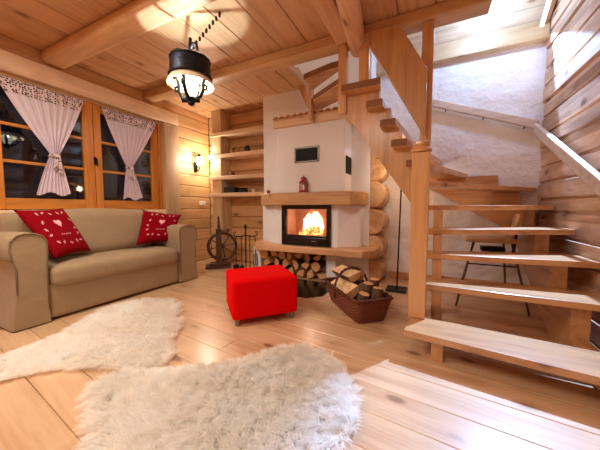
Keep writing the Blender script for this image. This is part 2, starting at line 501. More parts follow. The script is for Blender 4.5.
# roof over the loft
bm = NB()
def roofslope(ya, za, yb, zb, n):
    for k in range(n):
        t0, t1 = k/n, (k+1)/n
        y0, z0_, y1, z1_ = ya+(yb-ya)*t0, za+(zb-za)*t0, ya+(yb-ya)*t1, za+(zb-za)*t1
        dy, dz = (y1-y0), (z1_-z0_); l = math.hypot(dy, dz); e = .006/l
        pts = [(y0+dy*e, z0_+dz*e), (y1-dy*e, z1_-dz*e), (y1-dy*e, z1_-dz*e+.04), (y0+dy*e, z0_+dz*e+.04)]
        prism(bm, pts, XL, XR+.05, axis='X')
    prism(bm, [(ya, za+.02), (yb, zb+.02), (yb, zb+.1), (ya, za+.1)], XL-.1, XR+.15, axis='X')
roofslope(4.0, 3.02, 1.0, 5.3, 16); roofslope(-2.0, 3.02, 1.0, 5.3, 16)
struct('ceiling_roof', bm, M['roofp'], label='sloping board roof above the loft')
bm = NB()
prism(bm, [(YB, 2.95), (1.0, 5.19), (1.0, 5.34), (YB, 3.10)], XR-.05, XR, axis='X')
struct('trim_gable', bm, M['paleY'])
bm = NB(); prism(bm, [(YF, ZC), (YB, ZC), (YB, 3.05), (1.0, 5.35), (YF, 3.05)], XL-.08, XL, axis='X')
struct('wall_loft', bm, M['wallp'])
bm = NB(); box(bm, XL, XR, YF-.05, YF, ZC, 3.1); struct('wall_kneewall', bm, M['wallp'])

# beams
def beam(name, pts0, w, label):
    pass
bm = NB(); box(bm, XL+.0, .40, 2.62, 2.795, 2.622, ZC-.002, .014, 3)
struct('trim_main_beam', bm, M['pineX'], smooth=True, autosmooth=35, label='main beam across the room under the ceiling')
bm = NB(); box(bm, XL+.0, .40, 1.46, 1.68, 2.60, ZC-.002, .045, 4)
struct('trim_cross_beam', bm, M['pineX'], smooth=True, autosmooth=35, label='heavy hewn beam above the sofa')
bm = NB(); box(bm, -.87, -.715, 1.69, 2.615, 2.60, ZC-.002, .016, 3)
struct('trim_joist', bm, M['pineY'], smooth=True, autosmooth=35)
bm = NB()
pts = []; rr = []
for k in range(9):
    t = k/8; pts.append((-.705 + .17*t, 2.80-1.3*t, 2.615)); rr.append(.088 if k else .075)
tube(bm, [(-.707, 2.812, 2.615)] + pts, [.05]+rr, 16)
for v in bm.verts: v.co += noise.noise_vector(v.co*6)*.008
for v in bm.verts: v.co.z = min(v.co.z, ZC-.003)
struct('trim_round_joist', bm, M['pineY'], smooth=True, autosmooth=50, label='rough round log joist ending below the main beam')
# stub of the log wall beside the fireplace
bm = NB()
zz = 0
for k, (z, r) in enumerate([(.15, .165), (.47, .17), (.815, .178), (1.175, .182), (1.505, .165), (1.76, .12)]):
    prof = []
    for j in range(8):
        prof.append((-.645 + .006*math.sin(j+k), 3.45 + .005*j*0 + j*(.5/7), z))
    tube(bm, [(-.69, 3.582, z), (-.69, 3.60, z)] + [(-.69, 3.625+.046*j, z) for j in range(8)], [r*.90, r*.97] + [r]*8, 24)
for v in bm.verts:
    v.co.x += .012*noise.noise(v.co*5); v.co.z += .010*noise.noise(v.co*5+V((9, 0, 0)))
    v.co.x = max(v.co.x, -.712); v.co.z = max(v.co.z, .001); v.co.y = min(v.co.y, YB-.001)
struct('wall_log_stub', bm, M['logend'], smooth=True, autosmooth=40, label='round log ends stacked beside the fireplace')

# ------------------------------------------------------------------ fireplace
fp = thing('fireplace', 'white plastered corner fireplace with thick wooden mantel, hearth slab and tiled hood', 'fireplace', (-1.5, 3.4, 0))
bm = NB(); box(bm, -2.39, -.715, 3.58, YB-.001, .0, 3.6, .01, 2); part('chimney_breast', bm, M['hood'], fp)
bm = NB(); box(bm, -1.945, -.965, 3.25, 3.579, 1.207, 2.12, .014, 3); part('hood', bm, M['hood'], fp, True, autosmooth=40)
bm = NB(); box(bm, -1.985, -.93, 3.215, 3.579, 2.10, 2.205, .008, 2); part('cornice', bm, M['paleX'], fp)
bm = NB()
nt = 11
for k in range(nt):
    x = -1.97 + (1.04)*(k+.5)/nt; r = 1.04/nt/2*.98
    P = []
    for j in range(9):
        a = PI*j/8; P.append((x + r*math.cos(a), 2.208 + r*.75*math.sin(a)))
    for j in range(8, -1, -1):
        a = PI*j/8; P.append((x + (r-.012)*math.cos(a), 2.208 + (r*.75-.012)*math.sin(a)))
    prism(bm, P, 3.18, 3.579, axis='Y')
box(bm, -1.97, -.93, 3.2, 3.579, 2.200, 2.212)
part('roof_tiles', bm, M['tile'], fp)
# firebox masonry with an opening
bm = NB()
A = [(-2.37, 3.579), (-2.37, 3.52), (-1.99, 3.25), (-1.855, 3.25), (-1.855, 3.579)]
prism(bm, A, .492, 1.038)
part('firebox_side', bm, M['hood'], fp); bm = NB()
A = [(-1.135, 3.579), (-1.135, 3.25), (-1.05, 3.25), (-.80, 3.44), (-.785, 3.579)]
prism(bm, A, .492, 1.038)
part('firebox_side', bm, M['hood'], fp)
bm = NB()
prism(bm, [(-2.38, 3.579), (-2.26, 3.31), (-1.955, 3.12), (-.855, 3.12), (-.745, 3.29), (-.735, 3.579)], 1.04, 1.205, .01, seg=2)
part('mantel_shelf', bm, M['pineX'], fp)
bm = NB()
prism(bm, [(-2.46, 3.579), (-2.42, 3.36), (-2.23, 3.1), (-.70, 3.1), (-.575, 3.26), (-.585, 3.575)], .405, .49, .01, seg=2)
part('hearth_slab', bm, M['pineX'], fp)
bm = NB(); box(bm, -1.215, -1.085, 3.29, 3.579, 0, .404, .008); part('pier', bm, M['hood'], fp)
bm = NB(); box(bm, -2.43, -2.30, 3.34, 3.579, 0, .404, .008); part('pier', bm, M['hood'], fp)
# fire insert
ins = NB()
x0, x1, z0, z1 = -1.853, -1.137, .495, 1.036
gx0, gx1, gz0, gz1 = -1.79, -1.19, .635, .985
box(ins, x0, gx0, 3.21, 3.27, z0, z1, .004); box(ins, gx1, x1, 3.21, 3.27, z0, z1, .004)
box(ins, gx0, gx1, 3.21, 3.27, z0, gz0, .004); box(ins, gx0, gx1, 3.21, 3.27, gz1, z1, .004)
box(ins, gx0-.005, gx1+.005, 3.195, 3.212, z0+.02, gz0-.03, .004)
fd = part('fire_door', ins, M['black'], fp)
bm = NB(); box(bm, gx0, gx1, 3.235, 3.240, gz0, gz1); part('pane', bm, M['fireglass'], fd)
bm = NB(); box(bm, -1.39, -1.33, 3.192, 3.195, .555, .566); part('badge', bm, M['steel'], fd)
M['brick'] = plain('firebrick', (.66, .48, .38), .9, bump=.3, bscale=40, vary=.1)
bm = NB()
box(bm, x0+.01, gx0, 3.27, 3.56, gz0-.05, gz1+.03); box(bm, gx1, x1-.01, 3.27, 3.56, gz0-.05, gz1+.03)
box(bm, x0+.01, x1-.01, 3.54, 3.57, gz0-.05, gz1+.03); box(bm, x0+.01, x1-.01, 3.27, 3.57, gz0-.06, gz0-.02)
box(bm, x0+.01, x1-.01, 3.27, 3.57, gz1+.01, gz1+.04)
part('firebrick_lining', bm, M['brick'], fp)
# fire
def ember():
    t = NT('burning_wood')
    tc = t.n('ShaderNodeTexCoord').outputs['Object']
    n = t.n('ShaderNodeTexNoise', {'Vector': tc, 'Scale': 25.0, 'Detail': 3.0}).outputs['Fac']
    c = t.ramp(n, [(.42, (.25, .05, .02, 1)), (.62, (1, .35, .08, 1))])
    st = t.math('MULTIPLY', n, 9.0)
    t.bsdf(Base_Color=(.05, .03, .02, 1), Roughness=.9, Emission_Color=c, Emission_Strength=st); return t.m
M['ember'] = ember()
lg = thing('burning_logs', 'burning logs behind the glass of the fire door', 'fire', (-1.48, 3.4, .62))
for k, (a, b) in enumerate([((-1.66, 3.40, .65), (-1.32, 3.44, .66)), ((-1.60, 3.47, .70), (-1.36, 3.36, .71)), ((-1.53, 3.36, .67), (-1.44, 3.5, .75))]):
    bm = NB(); tube(bm, [a, tuple((p+q)/2 for p, q in zip(a, b)), b], [.035, .04, .034], 10)
    for v in bm.verts: v.co += noise.noise_vector(v.co*20)*.008
    part('log', bm, M['ember'], lg, True, autosmooth=50)
bm = NB()
for (x, y, h, w) in [(-1.60, 3.43, .17, .035), (-1.54, 3.41, .24, .045), (-1.47, 3.43, .28, .05), (-1.40, 3.42, .22, .045), (-1.35, 3.44, .15, .03), (-1.50, 3.46, .20, .04)]:
    lathe(bm, [(w*.5, 0), (w, h*.2), (w*.8, h*.45), (w*.45, h*.72), (.002, h)], (x, y, .68), 10)
for v in bm.verts: v.co.x += .02*math.sin(v.co.z*28 + v.co.y*9)
lathe(bm, [(.05, 0), (.10, .06), (.09, .15), (.04, .22), (.01, .25)], (-1.44, 3.49, .70), 12)
lathe(bm, [(.04, 0), (.08, .05), (.07, .14), (.03, .20), (.01, .23)], (-1.56, 3.49, .70), 12)
part('flame', bm, emis('flame', (1, .76, .60), 4, .3), lg, True)
def lamp(name, typ, loc, power, col, **kw):
    l = bpy.data.lights.new(name, typ); l.energy = power; l.color = col
    for k, v in kw.items():
        if k != 'rot': setattr(l, k, v)
    o = bpy.data.objects.new(name, l); COL.objects.link(o); o.location = loc
    if 'rot' in kw: o.rotation_euler = kw['rot']
    return o
lamp('fire_light', 'POINT', (-1.48, 3.36, .84), 3.2, (1, .76, .62), shadow_soft_size=.05)
# grilles
def grille(xa, xb, ya, yb, za, zb, axis):
    g = NB(); f = NB()
    if axis == 'Y':
        for (a, b, c, d) in ((xa, xb, za, za+.022), (xa, xb, zb-.022, zb), (xa, xa+.022, za, zb), (xb-.022, xb, za, zb)):
            box(f, a, b, ya-.014, ya, c, d, .003)
        box(g, xa+.02, xb-.02, ya-.004, ya-.001, za+.02, zb-.02)
        z = za+.03
        while z < zb-.03:
            box(g, xa+.02, xb-.02, ya-.011, ya-.003, z, z+.006); z += .013
    else:
        for (a, b, c, d) in ((ya, yb, za, za+.02), (ya, yb, zb-.02, zb), (ya, ya+.02, za, zb), (yb-.02, yb, za, zb)):
            box(f, xa, xa+.014, a, b, c, d, .003)
        box(g, xa+.001, xa+.004, ya+.02, yb-.02, za+.02, zb-.02)
        z = za+.03
        while z < zb-.03:
            box(g, xa+.003, xa+.011, ya+.02, yb-.02, z, z+.006); z += .013
    o = part('vent_grille', f, M['steel'] if axis == 'Y' else M['blackm'], fp); part('slats', g, M['blackm'], o)
grille(-1.665, -1.305, 3.25, 3.25, 1.605, 1.81, 'Y')
grille(-.965, -.965, 3.29, 3.52, 1.44, 1.66, 'X')
# glass plate in front of the hearth
bm = NB(); prism(bm, [(-1.98, 3.28), (-1.98, 2.68), (-1.86, 2.62), (-1.20, 2.62), (-1.06, 2.76), (-1.06, 3.28)], .001, .007)
tag(part('hearth_plate', bm, M['black'], origin=(-1.5, 2.95, 0)), 'black hearth plate on the floor before the log niche', 'hearth plate')

# ------------------------------------------------------------------ firewood
def woodlog(a, b, r, kind, label, group, seed, name='firewood_log', roll=0.0):
    """kind: 'round','half','quarter' cross section with bark on the round side"""
    a, b = V(a), V(b); d = (b-a).normalized()
    u = d.cross(V((0, 0, 1))).normalized(); w = u.cross(d)
    cu, su = math.cos(roll), math.sin(roll); u, w = u*cu + w*su, w*cu - u*su
    rs = random.Random(seed)
    if kind == 'round': sec = [(r*math.cos(2*PI*k/16), r*math.sin(2*PI*k/16), 1) for k in range(16)]
    elif kind == 'half': sec = [(r*math.cos(PI+PI*k/9), r*math.sin(PI+PI*k/9)+r*.4, 1) for k in range(10)]
    else:
        sec = [(0-r*.4, -r*.5, 0)] + [(r*1.35*math.cos(PI*.55*k/6)-r*.4, r*1.35*math.sin(PI*.55*k/6)-r*.5, 1) for k in range(7)]
    sec = [(x*(1+rs.uniform(-.07, .07)), y*(1+rs.uniform(-.07, .07)), t) for x, y, t in sec]
    bm = NB(); rings = []; n = len(sec); m = 5
    for i in range(m):
        t = i/(m-1); c = a + (b-a)*t; j = noise.noise_vector(c*4)*.006
        rings.append([bm.verts.new(c + j + u*x*(1-.03*t) + w*y*(1-.03*t)) for x, y, _ in sec])
    for i in range(m-1):
        for k in range(n):
            k2 = (k+1) % n
            f = bm.faces.new((rings[i][k], rings[i][k2], rings[i+1][k2], rings[i+1][k]))
            f.material_index = 0 if (sec[k][2] and sec[k2][2] and not (kind == 'half' and k == n-1)) else 1
    for r_ in (rings[0][::-1], rings[-1]):
        f = bm.faces.new(r_); f.material_index = 2
    c = (a+b)/2
    o = part(name, bm, [M['bark'], M['split'], M['splitend']], origin=c)
    return tag(o, label, 'firewood', group)
ordn = ['first', 'second', 'third', 'fourth', 'fifth', 'sixth', 'seventh', 'eighth', 'ninth', 'tenth']
rown = ['bottom', 'middle', 'top']
rs = random.Random(3)
z = 0.070
for row in range(3):
    x = -2.225 + (.045 if row % 2 else 0); k = 0
    while x < -1.25:
        r = rs.uniform(.062, .084)
        kd = rs.choice(['round', 'half', 'quarter', 'quarter', 'half'])
        y0 = 3.31 + rs.uniform(0, .04)
        woodlog((x, y0, z+rs.uniform(-.003, .003)), (x+rs.uniform(-.01, .01), 3.57, z), r*.93, kd,
                '%s log in the %s row of the wood niche, %s from the left' % ({'round': 'round', 'half': 'half-split', 'quarter': 'wedge-split'}[kd], rown[row], ordn[k]),
                'firewood stacked under the hearth slab', 100+row*20+k, roll=rs.uniform(-.5, 2.5) if kd != 'round' else 0)
        x += r*2.0; k += 1
    z += .124

# ------------------------------------------------------------------ wicker basket with logs
bk = thing('wicker_basket', 'brown wicker basket heaped with split logs beside the stairs', 'basket', (-.62, 2.57, 0))
bc = V((-.635, 2.54, 0)); lu = V((-.66, .755, 0)).normalized(); lw = V((lu.y, -lu.x, 0))  # long axis, short axis (to the right)
def bkp(s, t, z): return bc + lu*s + lw*t + V((0, 0, z))
def bloop(hl, hw, z, n=44, e=9.0):
    hl *= 1.12; hw *= 1.08; z *= 1.08
    out = []
    for k in range(n):
        a = 2*PI*k/n; c, s = math.cos(a), math.sin(a)
        q = (abs(c)**e + abs(s)**e)**(-1/e)
        out.append(bkp(hl*c*q, hw*s*q, z))
    return out
bm = NB(); uvl = bm.loops.layers.uv.new('UVMap')
lv = [(.285, .13, .004), (.29, .135, .015), (.305, .150, .07), (.32, .163, .13), (.335, .175, .19), (.335, .175, .2), (.318, .158, .2), (.302, .146, .13), (.285, .13, .05), (.27, .12, .02)]
rings = [[bm.verts.new(p) for p in bloop(*l)] for l in lv]
n = 44
for i in range(len(rings)-1):
    for k in range(n):
        k2 = (k+1) % n
        f = bm.faces.new((rings[i][k], rings[i][k2], rings[i+1][k2], rings[i+1][k]))
        for lp, (uu, vv) in zip(f.loops, ((k, i), (k+1, i), (k+1, i+1), (k, i+1))):
            lp[uvl].uv = (uu*1.6, lv[min(vv, len(lv)-1)][2]*75)
bm.faces.new(rings[0][::-1]); bm.faces.new(rings[-1])
part('basket_body', bm, M['wicker'], bk, True, autosmooth=60)
bm = NB()
for ph in (0, PI):
    L = bloop(.335, .175, .2, 120); pts = []
    for k, p in enumerate(L):
        a = k*.55*2+ph
        out = (p - bkp(0, 0, .2)).normalized()
        pts.append(p + out*.009*math.cos(a) + V((0, 0, .009*math.sin(a))))
    tube(bm, pts, .011, 6, closed=True)
part('rim', bm, M['wicker'], bk, True)
bm = NB()
for ph in (0, PI):
    pts = []
    for k in range(61):
        a = PI*k/60
        p = bkp(.08, .184*math.cos(a), .15+.25*math.sin(a)**.8 if k not in (0, 60) else .12)
        q = k*.7+ph
        pts.append(p + lu*.008*math.cos(q) + V((0, 0, .008*math.sin(q))))
    tube(bm, pts, .009, 6)
part('handle', bm, M['wicker'], bk, True)
BL = [
    (-.24, -.085, .085, .24, -.085, .085, .066, 'round', 0, 'log low in the basket along its left side'),
    (-.24, .065, .085, .24, .065, .085, .066, 'round', 0, 'log low in the basket along its right side'),
    (-.12, -.085, .215, .28, -.10, .20, .074, 'half', .5, 'pale half-split log lying along the left edge of the basket'),
    (-.02, -.015, .325, .31, -.06, .33, .070, 'half', .35, 'pale half-split log topmost on the heap'),
    (.06, .085, .315, .32, .06, .32, .055, 'round', 0, 'dark-barked log at the back top of the basket'),
    (.0, .085, .205, .30, .085, .20, .055, 'round', 0, 'log in the middle of the heap on the right of the basket'),
    (-.155, .035, .14, -.17, .045, .31, .048, 'round', 0, 'dark upright log stub standing near the front of the basket'),
    (-.115, .135, .15, -.13, .135, .33, .045, 'round', 0, 'dark upright log stub at the right edge of the basket'),
    (-.25, -.065, .15, -.27, -.05, .25, .048, 'round', .4, 'short brown log end at the front corner of the basket'),
    (-.27, .07, .14, -.27, .085, .29, .045, 'round', .4, 'brown upright log end in the front right corner of the basket'),
]
for k, (s0, t0, z0, s1, t1, z1, r, kd, ro, lb) in enumerate(BL):
    woodlog(bkp(s0, t0, z0), bkp(s1, t1, z1), r, kd, lb, 'firewood in the wicker basket', 300+k, roll=ro)

# ------------------------------------------------------------------ staircase
TH = .045; RI = .205
st = thing('staircase', 'open winder staircase of orange pine with newel post, rising to the loft', 'staircase', (0, 2.3, 0))
UZ = {1: .180, 2: .402, 7: 1.425, 8: 1.615, 9: 1.805, 10: 1.995, 11: 2.185, 12: 2.375, 13: 2.565}
def tread(n, pts, mat='stairX'):
    zt = UZ.get(n, RI*n)
    bm = NB(); prism(bm, pts, zt-(TH if n < 7 else .064), zt, .005, seg=2); return (part('tread', bm, M[mat], st) if n < 7 else endtread(bm, M[mat]))
def endtread(bm, m):
    bmesh.ops.recalc_face_normals(bm, faces=bm.faces)
    for f in bm.faces:
        if f.normal.y < -.8: f.material_index = 1
    return part('tread', bm, [m, M['endgrain']], st)
tread(1, [(-.135, 1.875), (1.10, 1.70), (1.10, 2.05), (-.10, 2.17)])
tread(2, [(-.11, 2.285), (1.10, 2.25), (1.10, 2.62), (-.11, 2.52)])
tread(3, [(-.11, 2.465), (1.10, 2.59), (1.10, 3.0), (-.11, 2.64)])
tread(4, [(-.11, 2.475), (1.10, 2.985), (1.10, 3.45), (-.11, 2.64)])
tread(5, [(-.11, 2.50), (1.10, 3.43), (1.10, 3.85), (.0, 2.64), (-.11, 2.64)])
tread(6, [(-.11, 2.52), (-.02, 2.53), (1.09, 3.90), (1.09, 3.94), (.72, 3.94), (-.07, 2.64), (-.11, 2.64)])
tread(7, [(-.20, 2.545), (-.09, 2.545), (.42, 3.94), (.08, 3.94)], 'stairY')
tread(8, [(-.33, 2.545), (-.195, 2.545), (.13, 3.94), (-.18, 3.94)], 'stairY')
tread(9, [(-.43, 2.545), (-.295, 2.545), (-.13, 3.94), (-.42, 3.94)], 'stairY')
tread(10, [(-.56, 2.545), (-.41, 2.545), (-.36, 3.57), (-.66, 3.57)], 'stairY')
tread(11, [(-.80, 2.545), (-.43, 2.545), (-.58, 3.57), (-.98, 3.57)], 'stairY')
tread(12, [(-.80, 2.745), (-.84, 2.745), (-1.32, 3.07), (-1.47, 3.47), (-1.003, 3.19)], 'stairX')
tread(13, [(-.88, 2.805), (-.99, 2.805), (-1.37, 2.90), (-1.37, 3.20), (-.88, 2.86)], 'stairX')
# inner (left) saw-tooth stringer
bm = NB()
prof = [(1.89, .0), (1.89, .158), (2.07, .158), (2.07, .20), (2.33, .20), (2.33, .363), (2.495, .363), (2.495, .568), (2.515, .568), (2.515, .773), (2.54, .773), (2.54, .978), (2.62, .978), (2.62, .56), (2.52, .30), (2.16, .07), (2.0, .0)]
prof = [(1.89, 0), (1.89, .134), (2.33, .134), (2.33, .356), (2.50, .356), (2.50, .568), (2.535, .568), (2.535, .773), (2.565, .773), (2.565, .978), (2.68, .978), (2.68, .45), (2.42, .18), (2.06, .05), (2.0, 0)]
prism(bm, prof, .035, .105, .003, axis='X'); part('stringer', bm, M['stairZ'], st)
# outer stringer by the right wall
bm = NB()
fr = [1.74, 2.265, 2.62, 3.0, 3.40]
prof = [(fr[0]+.06, 0)]
for k, y in enumerate(fr):
    zt = UZ.get(k+1, RI*(k+1))-TH-.001
    prof.append((y+.06, zt))
    prof.append(((fr[k+1]+.06) if k < 4 else 3.72, zt))
prof += [(3.80, .98), (3.80, .70), (2.62, 0)]
prism(bm, prof, .86, .96, .003, axis='X'); part('stringer', bm, M['stairY'], st)
# stringer board along the plaster wall
bm = NB()
prism(bm, [(1.09, .62), (.75, .80), (.02, 1.24), (-.5, 1.56), (-.5, 1.98), (-.25, 1.78), (-.25, 1.58), (.05, 1.58), (.05, 1.385), (.72, 1.385), (.72, 1.18), (.93, 1.18), (.93, .98), (1.09, .98)], 3.86, 3.93, axis='Y'); part('stringer', bm, M['stairX'], st)
# near stringer of the upper flight (saw-tooth, at y 2.6)
bm = NB()
up = [(-.06, 1.368), (-.155, 1.368), (-.155, 1.558), (-.25, 1.558), (-.25, 1.748), (-.35, 1.748), (-.35, 1.938), (-.46, 1.938), (-.46, 2.128), (-.80, 2.128), (-.80, 1.96), (-.705, 1.83), (-.42, 1.42), (-.16, 1.05), (-.13, .97), (-.06, .97)]
prism(bm, up[::-1], 2.66, 2.735, .003, axis='Y'); part('stringer', bm, M['stairZ'], st)
# posts
bm = NB()
box(bm, -.125, -.008, 2.105, 2.22, .181, 1.40, .006)
for (r0, za, zb) in ((.066, 1.395, 1.415), (.058, 1.415, 1.43)): pass
lathe(bm, [(.045, 0), (.070, .008), (.074, .025), (.062, .04), (.050, .048), (.060, .062), (.058, .078), (.035, .09), (.002, .094)], (-.066, 2.172, 1.40), 20)
part('newel_post', bm, M['stairZ'], st)
bm = NB(); box(bm, -.10, -.005, 2.645, 2.74, 0, 2.62, .006); part('post', bm, M['stairZ'], st)
bm = NB(); box(bm, -.86, -.775, 2.63, 2.71, 1.94, 2.62, .006); part('post', bm, M['stairZ'], st)
bm = NB(); box(bm, -.655, -.555, 2.645, 2.72, 2.186, 2.62, .006); part('post', bm, M['stairZ'], st)
# broad guard plank rising from the tall post to the main beam
bm = NB()
prism(bm, [(-.05, 1.60), (-.05, 2.18), (-.285, 2.61), (-.61, 2.61)], 2.555, 2.61, .006, axis='Y')
part('guard_plank', bm, M['stairZ'], st)
# far stringer of the top flight
bm = NB()
prism(bm, [(-1.50, 2.20), (-1.40, 2.20), (-1.74, 3.0), (-1.86, 3.0)], 3.50, 3.565, .004, axis='Y')
part('stringer', bm, M['stairZ'], st)
bm = NB(); prism(bm, [(-1.40, 2.10), (-1.36, 2.10), (-1.36, 2.60), (-1.40, 2.60)], 3.10, 3.20, .004, axis='Y'); part('brace', bm, M['stairZ'], st)
# handrails on the walls
bm = NB()
a, b = V((.0-.02, 3.885, 2.35)), V((1.06, 3.885, 1.925))
d = (b-a).normalized(); w = V((0, 1, 0)); u = w.cross(d)
box(bm, -.0, (b-a).length, -.022, .022, -.045, .045, .01, 2, mat=frame_mat(a, d, w, -u if u.z < 0 else u))
hr = part('rail', bm, M['handrail'], None, origin=(.5, 3.9, 2.1)); 
hr.name = 'handrail'; tag(hr, 'pale handrail sloping down the white plaster wall', 'handrail', None)
for x in (.15, .55, .95):
    zz = 2.35 - (x+.02)/1.08*.425
    bm = NB(); tube(bm, [(x, 3.945, zz-.05), (x, 3.90, zz-.05), (x, 3.885, zz-.03)], .008, 8); part('bracket', bm, M['iron'], hr)
bm = NB()
a, b = V((1.045, 3.90, 1.90)), V((1.045, 2.05, .89))
d = (b-a).normalized(); w = V((1, 0, 0)); u = w.cross(d)
box(bm, 0, (b-a).length, -.022, .022, -.05, .05, .01, 2, mat=frame_mat(a, d, w, -u if u.z < 0 else u))
hr2 = part('handrail', bm, M['handrail'], None, origin=(1.05, 3.0, 1.4)); tag(hr2, 'pale handrail sloping down the old board wall', 'handrail')
for y in (3.7, 3.1, 2.5):
    zz = 1.90 - (3.90-y)/1.85*1.01
    bm = NB(); tube(bm, [(1.108, y, zz-.06), (1.06, y, zz-.06), (1.045, y, zz-.035)], .008, 8); part('bracket', bm, M['iron'], hr2)

# ------------------------------------------------------------------ sofa
sf = thing('sofa', 'khaki slipcovered sofa with skirt under the windows', 'sofa', (-3.4, 1.79, 0))
bm = NB()
soft(bm, -3.80, -2.965, 1.06, 2.44, .02, .34, .03, 5, noise_amp=.006, seed=1)
part('base', bm, M['sofa'], sf, True)
bm = NB(); soft(bm, -3.55, -2.925, 1.095, 2.405, .30, .475, .055, 7, puff=.022, noise_amp=.010, seed=2)
sc = part('seat_cushion', bm, M['sofa'], sf, True)
bm = NB(); tube(bm, [(-2.945, 1.13, .345), (-2.932, 1.4, .35), (-2.930, 1.75, .345), (-2.932, 2.1, .35), (-2.945, 2.37, .345)], .008, 8); part('piping', bm, M['piping'], sc, True)
bm = NB(); soft(bm, -3.845, -3.60, 1.0, 2.52, .02, .95, .07, 6, noise_amp=.008, seed=3)
part('backrest', bm, M['sofa'], sf, True)
bm = NB(); soft(bm, -.125, .125, 1.10-1.75, 2.41-1.75, -.25, .25, .10, 7, puff=.02, noise_amp=.012, seed=4,
     mat=Matrix.Translation((-3.52, 1.75, .72)) @ Matrix.Rotation(math.radians(-12), 4, 'Y'))
part('back_cushion', bm, M['sofa'], sf, True)
def arm(y0, y1, inner, seed, zt):
    bm = NB(); n = 14
    # cross section in (y,z): straight sides, rolled top bulging outward, flared skirt at the floor
    sgn = 1 if inner > 0 else -1
    yo, yi = (y0, y1) if sgn > 0 else (y1, y0)
    w = yi-yo
    sec = [(yo-.025*sgn, .012), (yo-.015*sgn, .10), (yo+.012*sgn, .30), (yo+.014*sgn, .50), (yo-.004*sgn, zt-.22), (yo-.018*sgn, zt-.14), (yo-.012*sgn, zt-.06), (yo+.03*sgn, zt-.012),
           (yo+w*.35, zt), (yo+w*.65, zt-.004), (yi-.03*sgn, zt-.025), (yi-.004*sgn, zt-.07), (yi, zt-.16), (yi-.01*sgn, zt-.3), (yi-.008*sgn, .12), (yi, .012)]
    xs = [-3.82, -3.6, -3.3, -3.1, -3.0, -2.965, -2.95]
    rings = []
    cy, cz = (yo+yi)/2, zt*.55
    for i, x in enumerate(xs):
        s = {6: .955, 5: .985}.get(i, 1.0)
        row = []
        for (y, z) in sec:
            yy = cy + (y-cy)*s; zz = z if z < .02 else cz + (z-cz)*(s if z > cz else 1)
            zz -= (.03*((x+2.95)/.87) if z > .5 else 0)*-1*.6
            p = V((x, yy, zz)) + noise.noise_vector(V((x*3, yy*3+seed, zz*3)))*.008
            p.z = max(p.z, .006)
            row.append(bm.verts.new(p))
        rings.append(row)
    m = len(sec)
    for A, B in zip(rings, rings[1:]):
        for k in range(m-1): bm.faces.new((A[k], A[k+1], B[k+1], B[k]))
    bm.faces.new(rings[0]); 
    bm.faces.new(rings[-1][::-1])
    o = part('armrest', bm, M['sofa'], sf, True, autosmooth=50)
    bm = NB(); pts = [v for v in [(-2.948, cy+(y-cy)*.965, (cz+(z-cz)*.97) if z > cz else z) for y, z in sec[2:15]]]
    tube(bm, pts, .007, 6); part('piping', bm, M['piping'], o, True)
    bm = NB(); pts = [(x, yo-.006*sgn - .003*sgn, zt-.215) for x in (-3.75, -3.4, -3.1, -2.96)]
    tube(bm, pts, .006, 6); part('piping', bm, M['piping'], o, True)
    return o
arm(.865, 1.085, 1, 1.0, .80); arm(2.42, 2.70, -1, 5.0, .775)
for (x, y) in ((-3.75, .95), (-3.75, 2.58)):
    bm = NB(); box(bm, x-.03, x+.03, y-.03, y+.03, 0, .02); part('foot', bm, M['blackm'], sf)

